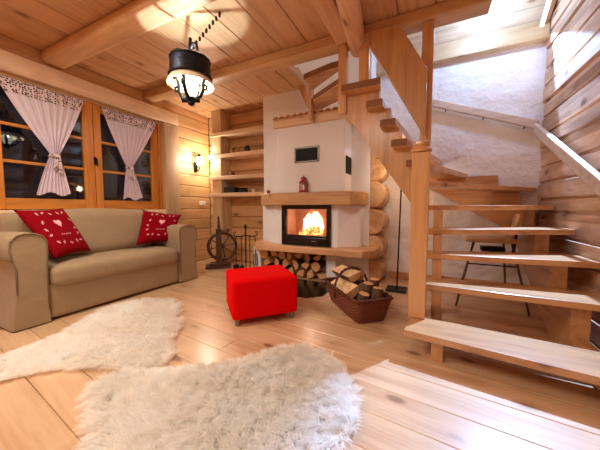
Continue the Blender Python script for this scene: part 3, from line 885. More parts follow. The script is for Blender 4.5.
def cushion(name, corners, label, thick, seed):
    A, B, C, D = [V(c) for c in corners]   # TL, TR, BR, BL
    nrm = ((B-A).cross(D-A) + (B-C).cross(D-C)*-1).normalized()
    nrm = (B-D).cross(A-C).normalized()
    cam = V((0, 0, 1)); ce = (A+B+C+D)/4
    if nrm.dot(cam-ce) < 0: nrm = -nrm
    N = 18
    def surf(u, v, side):
        uu, vv = u*2-1, v*2-1
        pin = 1 - .07*(1-uu*uu)*(vv*vv) ; pin2 = 1 - .07*(1-vv*vv)*(uu*uu)
        x, y = uu*pin2, vv*pin
        p = A*((1-x)/2*(1+y)/2) + B*((1+x)/2*(1+y)/2) + C*((1+x)/2*(1-y)/2) + D*((1-x)/2*(1-y)/2)
        h = thick*((1-uu**4)*(1-vv**4))**.5*(1-.25*(uu*uu+vv*vv)/2)
        p = p + nrm*h*side
        p += noise.noise_vector(p*7+V((seed, 0, 0)))*.006
        return p
    th = thing(name, label, 'cushion', tuple(ce))
    bm = NB()
    for side in (1, -1):
        g = [[bm.verts.new(surf(i/N, j/N, side)) for j in range(N+1)] for i in range(N+1)]
        for i in range(N):
            for j in range(N): bm.faces.new((g[i][j], g[i+1][j], g[i+1][j+1], g[i][j+1]))
    bmesh.ops.remove_doubles(bm, verts=bm.verts, dist=.0015)
    part('cover', bm, M['cushion'], th, True)
    # embroidery: heart, border of sprigs
    bm = NB()
    def blob(cu, cv, pts):
        vs = [bm.verts.new(surf(cu+x, cv+y, 1)+nrm*.003) for x, y in pts]
        c = bm.verts.new(surf(cu, cv, 1)+nrm*.004)
        for k in range(len(vs)): bm.faces.new((c, vs[k], vs[(k+1) % len(vs)]))
    heart = []
    for k in range(24):
        t = 2*PI*k/24
        heart.append((.0050*16*math.sin(t)**3, .0056*(13*math.cos(t)-5*math.cos(2*t)-2*math.cos(3*t)-math.cos(4*t))))
    blob(.5, .60, heart)
    for (cu, cv) in [(.40, .36), (.45, .36), (.5, .355), (.55, .36), (.60, .36)]:
        blob(cu, cv, [(.018*math.cos(a), .010*math.sin(a)) for a in [2*PI*k/6 for k in range(6)]])
    rr = random.Random(seed)
    def sprig(cu, cv, a0, s=1):
        for da in (-.9, 0, .9):
            a = a0+da; cx, cy = cu+.028*s*math.cos(a), cv+.028*s*math.sin(a)
            pts = []
            for k in range(8):
                b = 2*PI*k/8; lx, ly = .022*s*math.cos(b), .009*s*math.sin(b)
                pts.append((lx*math.cos(a)-ly*math.sin(a), lx*math.sin(a)+ly*math.cos(a)))
            blob(cx, cy, pts)
    for k in range(5):
        t = .2 + .6*k/4
        sprig(t, .83, (k*2.1) % 6); sprig(t, .20, (k*1.7+1) % 6)
        if 0 < k < 4: sprig(.17, t, (k*1.9) % 6); sprig(.83, t, (k*2.3) % 6)
    part('embroidery', bm, M['thread'], th)
    return th
cushion('throw_cushion', [(-3.42, 1.03, .985), (-3.50, 1.43, 1.0), (-3.25, 1.55, .545), (-3.03, 1.16, .545)], 'crimson cushion with white heart embroidery beside the near left armrest', .065, 1)
cushion('throw_cushion', [(-3.47, 2.28, .975), (-3.30, 2.76, .90), (-3.17, 2.50, .545), (-3.23, 2.02, .545)], 'crimson cushion with white heart embroidery beside the far right armrest', .065, 2)

# ------------------------------------------------------------------ ottoman
ot = thing('ottoman', 'bright red cube footstool on short steel legs', 'footstool', (-1.42, 2.05, 0))
FL = V((-1.44, 1.675, 0)); u = V((.68, .735, 0)).normalized(); w = V((-u.y, u.x, 0))
mt = frame_mat(FL, u, w, V((0, 0, 1)))
bm = NB(); soft(bm, 0, .585, 0, .50, .055, .40, .035, 6, noise_amp=.004, seed=5, mat=mt); part('seat', bm, M['red'], ot, True)
for (a, b) in ((.05, .05), (.535, .05), (.05, .45), (.535, .45)):
    bm = NB(); lathe(bm, [(.02, 0), (.022, .004), (.022, .062), (.02, .064)], mt @ V((a, b, 0)), 16); part('leg', bm, M['steel'], ot, True, autosmooth=40)

# ------------------------------------------------------------------ sheepskins
def inpoly(P, x, y):
    c = np.zeros(x.shape, bool); n = len(P)
    for i in range(n):
        x1, y1 = P[i]; x2, y2 = P[(i+1) % n]
        cond = ((y1 > y) != (y2 > y)) & (x < (x2-x1)*(y-y1)/((y2-y1) or 1e-9)+x1)
        c ^= cond
    return c
def rug(name, P, label, nstr, length, seed):
    g = np.random.default_rng(seed)
    P = np.array(P, float); c = P.mean(0)
    th = thing(name, label, 'rug', (float(c[0]), float(c[1]), 0))
    bm = NB(); Q = [(c[0]+(p[0]-c[0])*.93, c[1]+(p[1]-c[1])*.93) for p in P]
    prism(bm, Q, .001, .012); part('hide', bm, M['skin'], th)
    lo, hi = P.min(0), P.max(0)
    xs = g.uniform(lo[0], hi[0], nstr*3); ys = g.uniform(lo[1], hi[1], nstr*3)
    m = inpoly(P*.97+c*.03, xs, ys); xs, ys = xs[m][:nstr], ys[m][:nstr]; n = len(xs)
    # tufts: nearest tuft centre decides the lean
    T = max(60, int(n/45)); tx = g.uniform(lo[0], hi[0], T); ty = g.uniform(lo[1], hi[1], T)
    ci = np.empty(n, int)
    for s in range(0, n, 4000):
        d = (xs[s:s+4000, None]-tx)**2 + (ys[s:s+4000, None]-ty)**2; ci[s:s+4000] = d.argmin(1)
    ta = 4.6 + 1.1*np.sin(tx*5.1+ty*3.3+seed) + g.normal(0, .5, T)
    tl = g.uniform(.85, 1.2, T); th_ = g.uniform(.8, 1.15, T)
    ddx = tx[ci]-xs; ddy = ty[ci]-ys
    lean = g.uniform(.45, .85, n)
    L = length*tl[ci]*g.uniform(.75, 1.1, n)
    dx = np.cos(ta[ci])*lean + ddx*4 + g.normal(0, .2, n); dy = np.sin(ta[ci])*lean + ddy*4 + g.normal(0, .2, n)
    # outward lean near the edge
    dist = np.full(n, 9.0); ox = np.zeros(n); oy = np.zeros(n); NP = len(P)
    for i in range(NP):
        a, b = P[i], P[(i+1) % NP]; ab = b-a; l2 = (ab**2).sum()
        t = np.clip(((xs-a[0])*ab[0]+(ys-a[1])*ab[1])/l2, 0, 1)
        qx, qy = a[0]+t*ab[0], a[1]+t*ab[1]; dd = np.hypot(qx-xs, qy-ys); m = dd < dist
        dist[m] = dd[m]; ox[m] = ((qx-xs)/np.maximum(dd, 1e-6))[m]; oy[m] = ((qy-ys)/np.maximum(dd, 1e-6))[m]
    ew = np.clip(1-dist/.07, 0, 1)*.95
    dx = dx*(1-.6*ew) + ox*ew; dy = dy*(1-.6*ew) + oy*ew
    edgeh = .45 + .55*np.clip(dist/.07, 0, 1)
    h = g.uniform(.75, 1.0, n)*edgeh*th_[ci]
    K = 5
    wd = g.uniform(.0013, .0022, n)
    pa = np.arctan2(dy, dx) + PI/2 + g.normal(0, .5, n); px_, py_ = np.cos(pa)*wd, np.sin(pa)*wd
    verts = np.empty((n, K, 2, 3), np.float32)
    cr = g.uniform(0, 2*PI, n); ca = g.uniform(.001, .004, n)
    for k in range(K):
        t = k/(K-1)
        bend = t**1.6
        X = xs + dx*L*bend + ca*np.cos(cr+t*7)*t; Y = ys + dy*L*bend + ca*np.sin(cr+t*7)*t
        Z = .008 + L*h*(t - .30*t*t*(np.hypot(dx, dy)))
        sc_ = (1-.75*t)
        verts[:, k, 0, 0] = X-px_*sc_; verts[:, k, 0, 1] = Y-py_*sc_; verts[:, k, 1, 0] = X+px_*sc_; verts[:, k, 1, 1] = Y+py_*sc_
        verts[:, k, :, 2] = Z[:, None]
    verts[..., 0] -= c[0]; verts[..., 1] -= c[1]
    nv = n*K*2
    base = (np.arange(n)*K*2)[:, None, None]
    k = np.arange(K-1)[None, :, None]
    q = np.array([0, 1, 3, 2])[None, None, :] + k*2 + base
    q = q.reshape(-1, 4).astype(np.int32)
    me = bpy.data.meshes.new('fleece')
    me.vertices.add(nv); me.vertices.foreach_set('co', verts.reshape(-1))
    me.loops.add(q.size); me.loops.foreach_set('vertex_index', q.reshape(-1))
    me.polygons.add(len(q)); me.polygons.foreach_set('loop_start', np.arange(0, q.size, 4, dtype=np.int32))
    me.update(); me.materials.append(M['fur'])
    me.polygons.foreach_set('use_smooth', np.ones(len(q), bool))
    o = bpy.data.objects.new('fleece', me); COL.objects.link(o); o.parent = th
R1 = [(-2.52, .55), (-2.50, .83), (-2.60, 1.08), (-2.76, 1.30), (-2.84, 1.5), (-2.82, 1.63), (-2.70, 1.82), (-2.47, 1.93), (-2.28, 1.86), (-2.12, 1.72), (-2.03, 1.60), (-1.93, 1.60), (-1.82, 1.5), (-1.74, 1.38), (-1.66, 1.28), (-1.5, 1.19), (-1.45, 1.06), (-1.58, .94), (-1.77, .89), (-1.95, .80), (-2.09, .66), (-2.2, .50), (-2.38, .42)]
R2 = [(-1.70, .81), (-1.64, .90), (-1.46, .98), (-1.25, 1.15), (-1.05, 1.34), (-.95, 1.52), (-.86, 1.62), (-.74, 1.66), (-.6, 1.63), (-.45, 1.56), (-.34, 1.42), (-.27, 1.27), (-.25, 1.13), (-.28, 1.02), (-.36, .88), (-.48, .74), (-.70, .60), (-.97, .51), (-1.19, .53), (-1.37, .6), (-1.5, .68), (-1.62, .72)]
rug('sheepskin_rug', R1, 'smaller cream sheepskin lying in front of the sofa', 60000, .054, 1)
rug('sheepskin_rug', R2, 'large fluffy cream sheepskin in the foreground', 90000, .062, 2)

# ------------------------------------------------------------------ curtains
def curtain(y0, y1, yg, zg, yb0, yb1, zb, label, seed):
    th = thing('curtain', label, 'curtain', (-3.86, (y0+y1)/2, 2.25))
    NU, NVv = 90, 40; x0 = -3.865
    zt = 2.315
    def pt(u, v):
        # v 0 top .. 1 bottom, gather at vg
        vg = (zt-zg)/(zt-zb)
        if v < vg:
            t = v/vg; e = t**1.15
            ya = y0 + (yg-.035-y0)*e; yc = y1 + (yg+.035-y1)*e
            z = zt + (zg-zt)*t
        else:
            t = (v-vg)/(1-vg); e = t**.8
            ya = yg-.035 + (yb0-yg+.035)*e; yc = yg+.035 + (yb1-yg-.035)*e
            z = zg + (zb-zg)*t - .02*t*math.sin(u*9+seed)
        amp = .005 + .014*(1-abs((yc-ya)/(y1-y0)))*(1 if v < vg else .9) * (.35 if abs(v-vg) < .03 else 1)
        sag = .05*math.sin(PI*min(1, v/vg))*(u-.5)**2*-1 if v < vg else 0
        return V((x0 + amp*(math.sin(u*2*PI*8 + seed + 1.1*math.sin(u*9))*.7 + math.sin(u*2*PI*19 + seed)*.3), ya + (yc-ya)*u, z+sag))
    def sheet(va, vb, off, nv):
        bm = NB()
        g = [[bm.verts.new(pt(i/NU, va+(vb-va)*j/nv)+V((off, 0, 0))) for j in range(nv+1)] for i in range(NU+1)]
        for i in range(NU):
            for j in range(nv): bm.faces.new((g[i][j], g[i+1][j], g[i+1][j+1], g[i][j+1]))
        return bm
    part('cloth', sheet(0, 1, 0, NVv), M['curtain'], th, True)
    part('dotted_band', sheet(0, .12, .006, 4), M['dots'], th, True)
    bm = NB(); pts = [(x0+.036*math.cos(a), yg+.046*math.sin(a), zg+.01*math.sin(a)) for a in [2*PI*k/20 for k in range(20)]]
    tube(bm, pts, .012, 8, closed=True)
    for s, l in ((-1, .17), (1, .21)):
        g = [[bm.verts.new((x0+.045+.008*math.sin(j), yg+.012+s*(.008+.018*j/5)+w*.016, zg-l*j/5)) for j in range(6)] for w in (-1, 1)]
        for j in range(5): bm.faces.new((g[0][j], g[1][j], g[1][j+1], g[0][j+1]))
    part('tieback', bm, M['dots'], th, True)
    bm = NB(); tube(bm, [(x0, y0-.01, zt-.012), (x0, y1+.01, zt-.012)], .006, 8); part('curtain_rod', bm, M['blackm'], th)
curtain(1.10, 1.84, 1.53, 1.60, 1.35, 1.66, 1.16, 'tied lilac curtain with dotted heading on the left window sash', 1.0)
curtain(2.04, 2.80, 2.37, 1.58, 2.27, 2.55, 1.13, 'tied lilac curtain with dotted heading on the right window sash', 2.5)

# ------------------------------------------------------------------ hanging lamp
LX, LY, LZ = -1.96, 1.78, 2.06
hl = thing('pendant_lamp', 'dark iron lantern with cream inside, hanging from a chain hook', 'ceiling lamp', (LX, LY, ZC))
n = 40
bm = NB()
lathe(bm, [(.178, .10), (.166, .255), (.157, .255), (.169, .10)], (LX, LY, LZ), n, cap=False)
bm2 = NB()
lathe(bm2, [(.168, .098), (.156, .253)], (LX, LY, LZ), n, cap=False)
part('shade', bm, M['shade'], hl, True, autosmooth=40)
bm = NB()
lathe(bm, [(.200, .040), (.197, .050), (.164, .108), (.162, .104), (.198, .038)], (LX, LY, LZ), n, cap=False)
part('reflector', bm, M['cream'], hl, True, label='cream enamel flared reflector')
part('shade_lining', bm2, M['cream'], hl, True)
bm = NB()
for zz, rr_ in ((.105, .180), (.25, .167)):
    tube(bm, [(LX+rr_*math.cos(a), LY+rr_*math.sin(a), LZ+zz) for a in [2*PI*k/n for k in range(n)]], .008, 8, closed=True)
for k in range(3):
    a = 2*PI*k/3+.4
    tube(bm, [(LX+.175*math.cos(a), LY+.175*math.sin(a), LZ+.25), (LX+.12*math.cos(a), LY+.12*math.sin(a), LZ+.30), (LX+.02*math.cos(a), LY+.02*math.sin(a), LZ+.325)], .008, 8)
part('ring', bm, M['iron'], hl, True)
bm = NB(); lathe(bm, [(.030, -.07), (.05, -.03), (.065, .02), (.062, .09), (.045, .15), (.03, .19)], (LX, LY, LZ), 24, cap=False)
part('glass_chimney', bm, emis('lit_glass', (1, .97, .92), 3.5, .5), hl, True)
bm = NB()
for k in range(4):
    a = 2*PI*k/4 + .35; c_, s_ = math.cos(a), math.sin(a)
    q = lambda r_, z_: (LX+r_*c_, LY+r_*s_, LZ+z_)
    tube(bm, [q(.17, .12), q(.135, .11), q(.115, .05), q(.112, -.01), q(.085, -.06), q(.03, -.085)], .016, 8)
    tube(bm, [q(.115, .0), q(.145, -.005), q(.15, .025), q(.13, .035)], .011, 8)
lathe(bm, [(.008, -.14), (.03, -.125), (.03, -.11), (.02, -.10), (.055, -.085), (.05, -.07), (.03, -.06)], (LX, LY, LZ), 16)
tube(bm, [(LX-.06, LY-.05, LZ-.095), (LX+.07, LY+.03, LZ-.09)], .022, 10)
part('burner', bm, M['iron'], hl, True)
bm = NB()
def link(c, axis, r=.02):
    c = V(c)
    tube(bm, [c + V((r*.7*math.cos(a), 0, r*1.5*math.sin(a))) if axis else c + V((0, r*.7*math.cos(a), r*1.5*math.sin(a))) for a in [2*PI*k/12 for k in range(12)]], .0055, 6, closed=True)
ca, cb = V((LX, LY, LZ+.34)), V((-1.72, 1.90, ZC-.02)); m_ = int((cb-ca).length/.042)
for k in range(m_+1): link(ca.lerp(cb, k/m_), k % 2, .012)
tube(bm, [(cb.x, cb.y, ZC-.001), (cb.x, cb.y, ZC-.04)], .01, 8)
part('chain', bm, M['iron'], hl, True)
bm = NB(); tube(bm, [(LX+.03, LY-.03, LZ+.29), (LX+.04, LY-.03, LZ+.42)], .015, 8); tube(bm, [(LX+.04, LY-.03, LZ+.33), (LX+.07, LY-.03, LZ+.37), (LX+.10, LY-.02, LZ+.37), (LX+.11, LY-.02, LZ+.30)], .012, 8); part('hook', bm, M['iron'], hl, True)
lamp('pendant_bulb', 'POINT', (LX, LY, LZ+.06), 13, (1, .93, .84), shadow_soft_size=.018)
up_ = lamp('pendant_uplight', 'SPOT', (LX, LY, LZ+.075), 62, (.50, .76, 1.0), shadow_soft_size=.012, spot_size=math.radians(150), spot_blend=.1)
up_.rotation_euler = (PI, 0, 0)

# ------------------------------------------------------------------ corner shelves
sh = thing('shelf_unit', 'pine corner shelves with a square log post left of the fireplace', 'shelves', (-3.0, 3.8, 0))
bm = NB(); box(bm, -3.575, -3.36, 3.68, YB-.001, 0, ZC-.002, .01); part('post', bm, M['paleZ'], sh)
for z in (2.33, 1.95, 1.565, 1.265):
    bm = NB(); prism(bm, [(-3.358, YB-.001), (-3.358, 3.68), (-2.395, 3.68), (-2.395, YB-.001)] , z-.065, z, .006)
    if z < 2.2: box(bm, -3.64, -3.30, 3.645, 3.679, z-.065, z, .006); box(bm, -3.31, -2.395, 3.645, 3.679, z-.065, z, .006)
    else: box(bm, -3.58, -2.395, 3.645, 3.679, z-.065, z, .006)
    part('shelf', bm, M['paleX'], sh)
z4, z3, z2 = 1.266, 1.566, 1.951
o = thing('camera_bag', 'dark boxy bag at the left end of the lowest shelf', 'bag', (-3.20, 3.76, z4))
bm = NB(); soft(bm, -3.33, -3.08, 3.69, 3.83, z4, z4+.105, .02, 3); part('body', bm, M['blackm'], o, True)
bm = NB(); tube(bm, [(-3.27, 3.76, z4+.10), (-3.25, 3.76, z4+.125), (-3.16, 3.76, z4+.125), (-3.14, 3.76, z4+.10)], .007, 8); part('handle', bm, M['black'], o)
o = thing('black_box', 'small black box in the middle of the lowest shelf', 'box', (-2.95, 3.76, z4))
bm = NB(); box(bm, -3.01, -2.87, 3.70, 3.80, z4, z4+.07, .006); part('body', bm, M['blackm'], o)
bm = NB(); box(bm, -3.013, -2.867, 3.697, 3.803, z4+.07, z4+.085, .004); part('lid', bm, M['black'], o)
o = thing('serving_stand', 'low pale dish with dark rim on the lowest shelf', 'dish', (-2.72, 3.76, z4))
bm = NB(); lathe(bm, [(.035, 0), (.025, .01), (.03, .05), (.072, .07), (.066, .07), (.02, .058)], (-2.72, 3.76, z4), 20); part('bowl', bm, M['candle'], o, True)
bm = NB(); tube(bm, [(-2.72+.07*math.cos(a), 3.76+.07*math.sin(a), z4+.07) for a in [2*PI*k/20 for k in range(20)]], .006, 6, closed=True); part('rim', bm, M['dkspindle'], o, True)
o = thing('bottle', 'dark bottle at the right end of the lowest shelf', 'bottle', (-2.46, 3.76, z4))
bm = NB(); lathe(bm, [(.025, 0), (.028, .005), (.028, .07), (.012, .10), (.011, .13)], (-2.46, 3.76, z4), 16); part('body', bm, plain('dark_green_glass', (.06, .12, .08), .1), o, True)
bm = NB(); lathe(bm, [(.013, .13), (.013, .145)], (-2.46, 3.76, z4), 12); part('cap', bm, M['black'], o)
o = thing('mug', 'small brown mug with a sprig on the middle shelf', 'mug', (-3.18, 3.76, z3))
bm = NB(); lathe(bm, [(.03, 0), (.038, .01), (.04, .075), (.036, .075), (.033, .015)], (-3.18, 3.76, z3), 18); part('cup', bm, plain('brown_glaze', (.40, .25, .12), .3), o, True)
bm = NB(); tube(bm, [(-3.14, 3.76, z3+.06), (-3.115, 3.76, z3+.05), (-3.115, 3.76, z3+.025), (-3.14, 3.76, z3+.015)], .006, 8); part('handle', bm, plain('brown_glaze_handle', (.40, .25, .12), .3), o, True)
bm = NB()
for s in (-.012, .01): tube(bm, [(-3.18, 3.76, z3+.02), (-3.18+s, 3.76, z3+.15)], .003, 6)
part('sprig', bm, M['pineZ'], o)
o = thing('potted_plant', 'small dry green plant in a pot on the upper shelf', 'plant', (-3.16, 3.76, z2))
bm = NB(); lathe(bm, [(.03, 0), (.04, .05), (.043, .05), (.043, .06), (.035, .06)], (-3.16, 3.76, z2), 16); part('pot', bm, M['tile'], o, True)
bm = NB(); rs = random.Random(5)
for k in range(34):
    a, e = rs.uniform(0, 2*PI), rs.uniform(.2, 1.4); l = rs.uniform(.04, .10); c = V((-3.16, 3.76, z2+.06))
    d = V((math.cos(a)*math.cos(e), math.sin(a)*math.cos(e), math.sin(e))); s = V((-math.sin(a), math.cos(a), 0))*.010
    p = [c, c+d*l*.6+s, c+d*l, c+d*l*.6-s]; vs = [bm.verts.new(q) for q in p]; bm.faces.new(vs)
part('leaves', bm, plain('sage_leaf', (.50, .52, .33), .8), o)
o = thing('black_jar', 'round black jar on the upper shelf', 'jar', (-2.84, 3.76, z2))
bm = NB(); lathe(bm, [(.035, 0), (.052, .02), (.052, .075), (.03, .10)], (-2.84, 3.76, z2), 20); part('body', bm, M['black'], o, True)
bm = NB(); lathe(bm, [(.034, .10), (.034, .115), (.012, .12)], (-2.84, 3.76, z2), 20); part('lid', bm, M['blackm'], o, True)
o = thing('amber_bottle', 'slim brown bottle at the right end of the upper shelf', 'bottle', (-2.50, 3.76, z2))
bm = NB(); lathe(bm, [(.024, 0), (.026, .005), (.026, .09), (.010, .12), (.010, .15)], (-2.50, 3.76, z2), 16); part('body', bm, plain('amber_glass', (.20, .12, .10), .15), o, True)
bm = NB(); lathe(bm, [(.012, .15), (.012, .165)], (-2.50, 3.76, z2), 12); part('cap', bm, M['black'], o)

# red lantern and candle cup on the mantel
zm = 1.206
o = thing('candle_lantern', 'small dark red metal lantern with a candle on the mantel', 'lantern', (-1.50, 3.185, zm)); cx, cy = -1.50, 3.185
bm = NB(); box(bm, cx-.055, cx+.055, cy-.045, cy+.045, zm, zm+.018, .004); box(bm, cx-.045, cx+.045, cy-.038, cy+.038, zm+.018, zm+.03, .003); part('base', bm, M['redenamel'], o)
bm = NB()
for sx in (-1, 1):
    for sy in (-1, 1): box(bm, cx+sx*.038-.006, cx+sx*.038+.006, cy+sy*.032-.006, cy+sy*.032+.006, zm+.03, zm+.125)
part('frame', bm, M['redenamel'], o)
bm = NB(); lathe(bm, [(.07, .12), (.068, .13), (.035, .155), (.034, .175), (.042, .178), (.040, .188), (.012, .205), (.006, .22)], (cx, cy, zm), 4)
r45 = Matrix.Rotation(PI/4, 4, 'Z')
for v in bm.verts:
    q = r45 @ (v.co - V((cx, cy, 0))); v.co = q + V((cx, cy, 0))
part('roof', bm, M['redenamel'], o)
bm = NB(); lathe(bm, [(.017, .03), (.017, .10)], (cx, cy, zm), 16); part('candle', bm, M['candle'], o, True, autosmooth=40)
bm = NB(); tube(bm, [(cx, cy, zm+.10), (cx, cy, zm+.108)], .002, 6); part('wick', bm, M['blackm'], o)
bm = NB(); lathe(bm, [(.022, 0), (.026, .008), (.03, .055), (.027, .055), (.02, .012)], (-2.16, 3.36, zm), 18)
o = tag(part('candle_cup', bm, M['redenamel'], None, True, origin=(-2.16, 3.36, zm)), 'tiny dark red candle cup at the left end of the mantel', 'candle holder')

# ------------------------------------------------------------------ spinning wheel
swc = V((-3.13, 3.42, .355))
sw = thing('spinning_wheel', 'old dark wooden spinning wheel standing before the shelves', 'spinning wheel', (-3.13, 3.42, 0))
dirx = V((3.13, -3.42, 0)).normalized(); side = V((dirx.y*-1, dirx.x, 0))  # side: to the right as seen
if side.x < 0: side = -side
bm = NB(); R = .225
tube(bm, [swc + side*R*math.cos(a) + V((0, 0, R*math.sin(a))) for a in [2*PI*k/40 for k in range(40)]], .026, 8, closed=True)
whl = part('wheel', bm, M['dkspindle'], sw, True)
for k in range(8):
    a = 2*PI*k/8+.2; dv = side*math.cos(a)+V((0, 0, math.sin(a)))
    bm = NB(); tube(bm, [swc+dv*.03, swc+dv*.08, swc+dv*.12, swc+dv*.17, swc+dv*.21], [.007, .010, .006, .010, .007], 8); part('spoke', bm, M['dkspindle'], whl, True)
bm = NB(); lathe(bm, [(.02, -.05), (.04, -.035), (.045, 0), (.04, .035), (.02, .05)], swc, 16, axis=dirx); part('hub', bm, M['dkspindle'], whl, True)
def swp(s, d, z): return V((swc.x, swc.y, 0)) + side*s + dirx*d + V((0, 0, z))
fm = frame_mat(V((swc.x, swc.y, 0)), side, dirx, V((0, 0, 1)))
bm = NB(); box(bm, -.27, .14, -.13, .13, .0, .045, .01, mat=fm); box(bm, -.20, .09, -.09, .10, .045, .085, .012, mat=fm); part('base', bm, M['dkspindle'], sw)
for d in (-.08, .08):
    bm = NB(); box(bm, -.10, -.005, d-.014, d+.014, .08, .42 if d < 0 else .66, .006, mat=fm)
    part('upright', bm, M['dkspindle'], sw)
bm = NB(); lathe(bm, [(.028, .60), (.02, .66), (.03, .70), (.018, .73), (.024, .76), (.014, .80), (.018, .84), (.004, .87)], swp(-.05, .08, 0), 14); part('finial', bm, M['dkspindle'], sw, True)
bm = NB(); tube(bm, [swp(-.05, .08, .62), swp(.06, .08, .625)], .012, 8)
lathe(bm, [(.01, -.05), (.032, -.045), (.035, .0), (.032, .045), (.01, .05)], swp(.09, .08, .63), 16, axis=dirx); part('flyer', bm, M['dkspindle'], sw, True)
bm = NB(); tube(bm, [swp(.0, .09, .355), swp(0, -.11, .355)], .009, 8); part('axle', bm, M['iron'], sw)

# ------------------------------------------------------------------ fireside tools
tc = V((-2.50, 3.24, 0)); cdir = V((2.50, -3.24, 0)).normalized(); sd = V((-cdir.y, cdir.x, 0))
if sd.x < 0: sd = -sd
ts = thing('fireplace_tool_stand', 'black wrought iron tool stand left of the hearth', 'tool stand', tuple(tc))
def tp(s, d, z): return tc + sd*s + cdir*d + V((0, 0, z))
bm = NB(); prism(bm, [(tp(a, b, 0).x, tp(a, b, 0).y) for a, b in ((-.14, -.09), (.14, -.09), (.14, .09), (-.14, .09))], 0, .02, .004); part('base', bm, M['iron'], ts)
bm = NB(); tube(bm, [tp(0, 0, .02), tp(0, 0, .70)], .010, 8); lathe(bm, [(.008, .68), (.018, .70), (.02, .73), (.004, .76)], tc, 12); part('pole', bm, M['iron'], ts, True)
bm = NB()
for s in (-1, 1):
    pts = [tp(0, .012, .585), tp(s*.05, .012, .575), tp(s*.12, .012, .57), tp(s*.165, .012, .585), tp(s*.175, .012, .625), tp(s*.155, .012, .645), tp(s*.14, .012, .625)]
    tube(bm, pts, .008, 8)
    tube(bm, [tp(s*.06, .012, .575), tp(s*.06, .05, .57), tp(s*.06, .055, .59)], .006, 8)
part('hook_bar', bm, M['iron'], ts, True)
def tool(kind, s, d, label):
    o = thing(kind, label, 'fireplace tool', tuple(tp(s, d, .08)), 'tools hanging on the stand')
    bm = NB(); tube(bm, [tp(s, d, .13), tp(s, d, .535)], .0065, 8)
    tube(bm, [tp(s, d, .55)+sd*.014*math.cos(a)+V((0, 0, .014*math.sin(a))) for a in [2*PI*k/12 for k in range(12)]], .004, 6, closed=True)
    part('rod', bm, M['iron'], o, True)
    bm = NB()
    if kind == 'brush': lathe(bm, [(.012, .15), (.035, .12), (.042, .04), (.03, .035)], tp(s, d, 0), 12)
    elif kind == 'ash_shovel':
        box(bm, -.045, .045, -.006, .006, .035, .15, .004, mat=frame_mat(tp(s, d, 0), sd, cdir, V((0, 0, 1))))
    elif kind == 'poker': tube(bm, [tp(s, d, .14), tp(s, d, .05), tp(s+.03, d, .045)], .008, 8)
    else:
        tube(bm, [tp(s-.02, d, .30), tp(s-.03, d, .16), tp(s-.008, d, .05)], .006, 8); tube(bm, [tp(s+.02, d, .30), tp(s+.03, d, .16), tp(s+.008, d, .05)], .006, 8)
    part({'brush': 'bristles', 'ash_shovel': 'blade', 'poker': 'tip', 'fire_tongs': 'jaws'}[kind], bm, M['iron'], o, True)
tool('ash_shovel', -.145, .02, 'black ash shovel hanging leftmost on the iron stand')
tool('brush', -.06, .06, 'black hearth brush hanging left of the stand pole')
tool('poker', .06, .06, 'black poker hanging right of the stand pole')
tool('fire_tongs', .145, .02, 'black fire tongs hanging rightmost on the iron stand')

# ------------------------------------------------------------------ sconce and switch on the log wall
sx, sy, sz = -3.80, 3.60, 1.86
o = thing('wall_sconce', 'lit glass lantern on an iron bracket on the log wall', 'wall lamp', (-3.9, sy, sz-.1))
bm = NB(); box(bm, -3.9, -3.885, sy-.035, sy+.035, sz-.20, sz-.02, .006); tube(bm, [(-3.885, sy, sz-.15), (-3.83, sy, sz-.19), (sx, sy, sz-.15), (sx, sy, sz-.07)], .009, 8); part('bracket', bm, M['iron'], o, True)
bm = NB(); lathe(bm, [(.03, -.075), (.048, -.065), (.058, .06), (.05, .065)], (sx, sy, sz), 6); part('lantern_glass', bm, emis('sconce_glass', (1, .95, .88), 9), o)
bm = NB(); lathe(bm, [(.07, .062), (.068, .072), (.02, .11), (.004, .13)], (sx, sy, sz), 6)
for k in range(6):
    a = 2*PI*k/6
    tube(bm, [(sx+.05*math.sin(a), sy+.05*math.cos(a), sz-.066), (sx+.06*math.sin(a), sy+.06*math.cos(a), sz+.062)], .004, 6)
part('cage', bm, M['iron'], o)
lamp('sconce_bulb', 'POINT', (sx+.10, sy, sz+.03), 30, (1, .93, .80), shadow_soft_size=.07)
o = thing('light_switch', 'white double switch plate low on the log wall', 'switch', (-3.9, 3.73, 1.09))
bm = NB(); box(bm, -3.899, -3.889, 3.66, 3.82, 1.05, 1.13, .003); part('plate', bm, M['white'], o)
for y in (3.70, 3.78): bm = NB(); box(bm, -3.889, -3.885, y-.03, y+.03, 1.06, 1.12, .002); part('rocker', bm, M['white'], o)

# ------------------------------------------------------------------ floor lamp behind the newel
fl = thing('floor_lamp', 'slim black floor lamp with square base between logs and stairs', 'floor lamp', (-.33, 3.36, 0))
bm = NB(); box(bm, -.45, -.22, 3.26, 3.47, 0, .028, .005); part('base', bm, M['blackm'], fl)
bm = NB(); tube(bm, [(-.33, 3.36, .028), (-.315, 3.38, .9), (-.31, 3.40, 1.33)], .009, 10); part('pole', bm, M['blackm'], fl, True)
bm = NB(); lathe(bm, [(.012, 0), (.03, .01), (.04, .05)], (-.31, 3.40, 1.33), 20); part('socket', bm, M['blackm'], fl, True)
bm = NB(); sphere(bm, (-.335, 3.44, 1.46), .07); part('globe', bm, emis('globe_glass', (1, .88, .74), 10, .4), fl, True)
lamp('floor_lamp_bulb', 'POINT', (-.335, 3.44, 1.46), 9, (1, .72, .48), shadow_soft_size=.04)

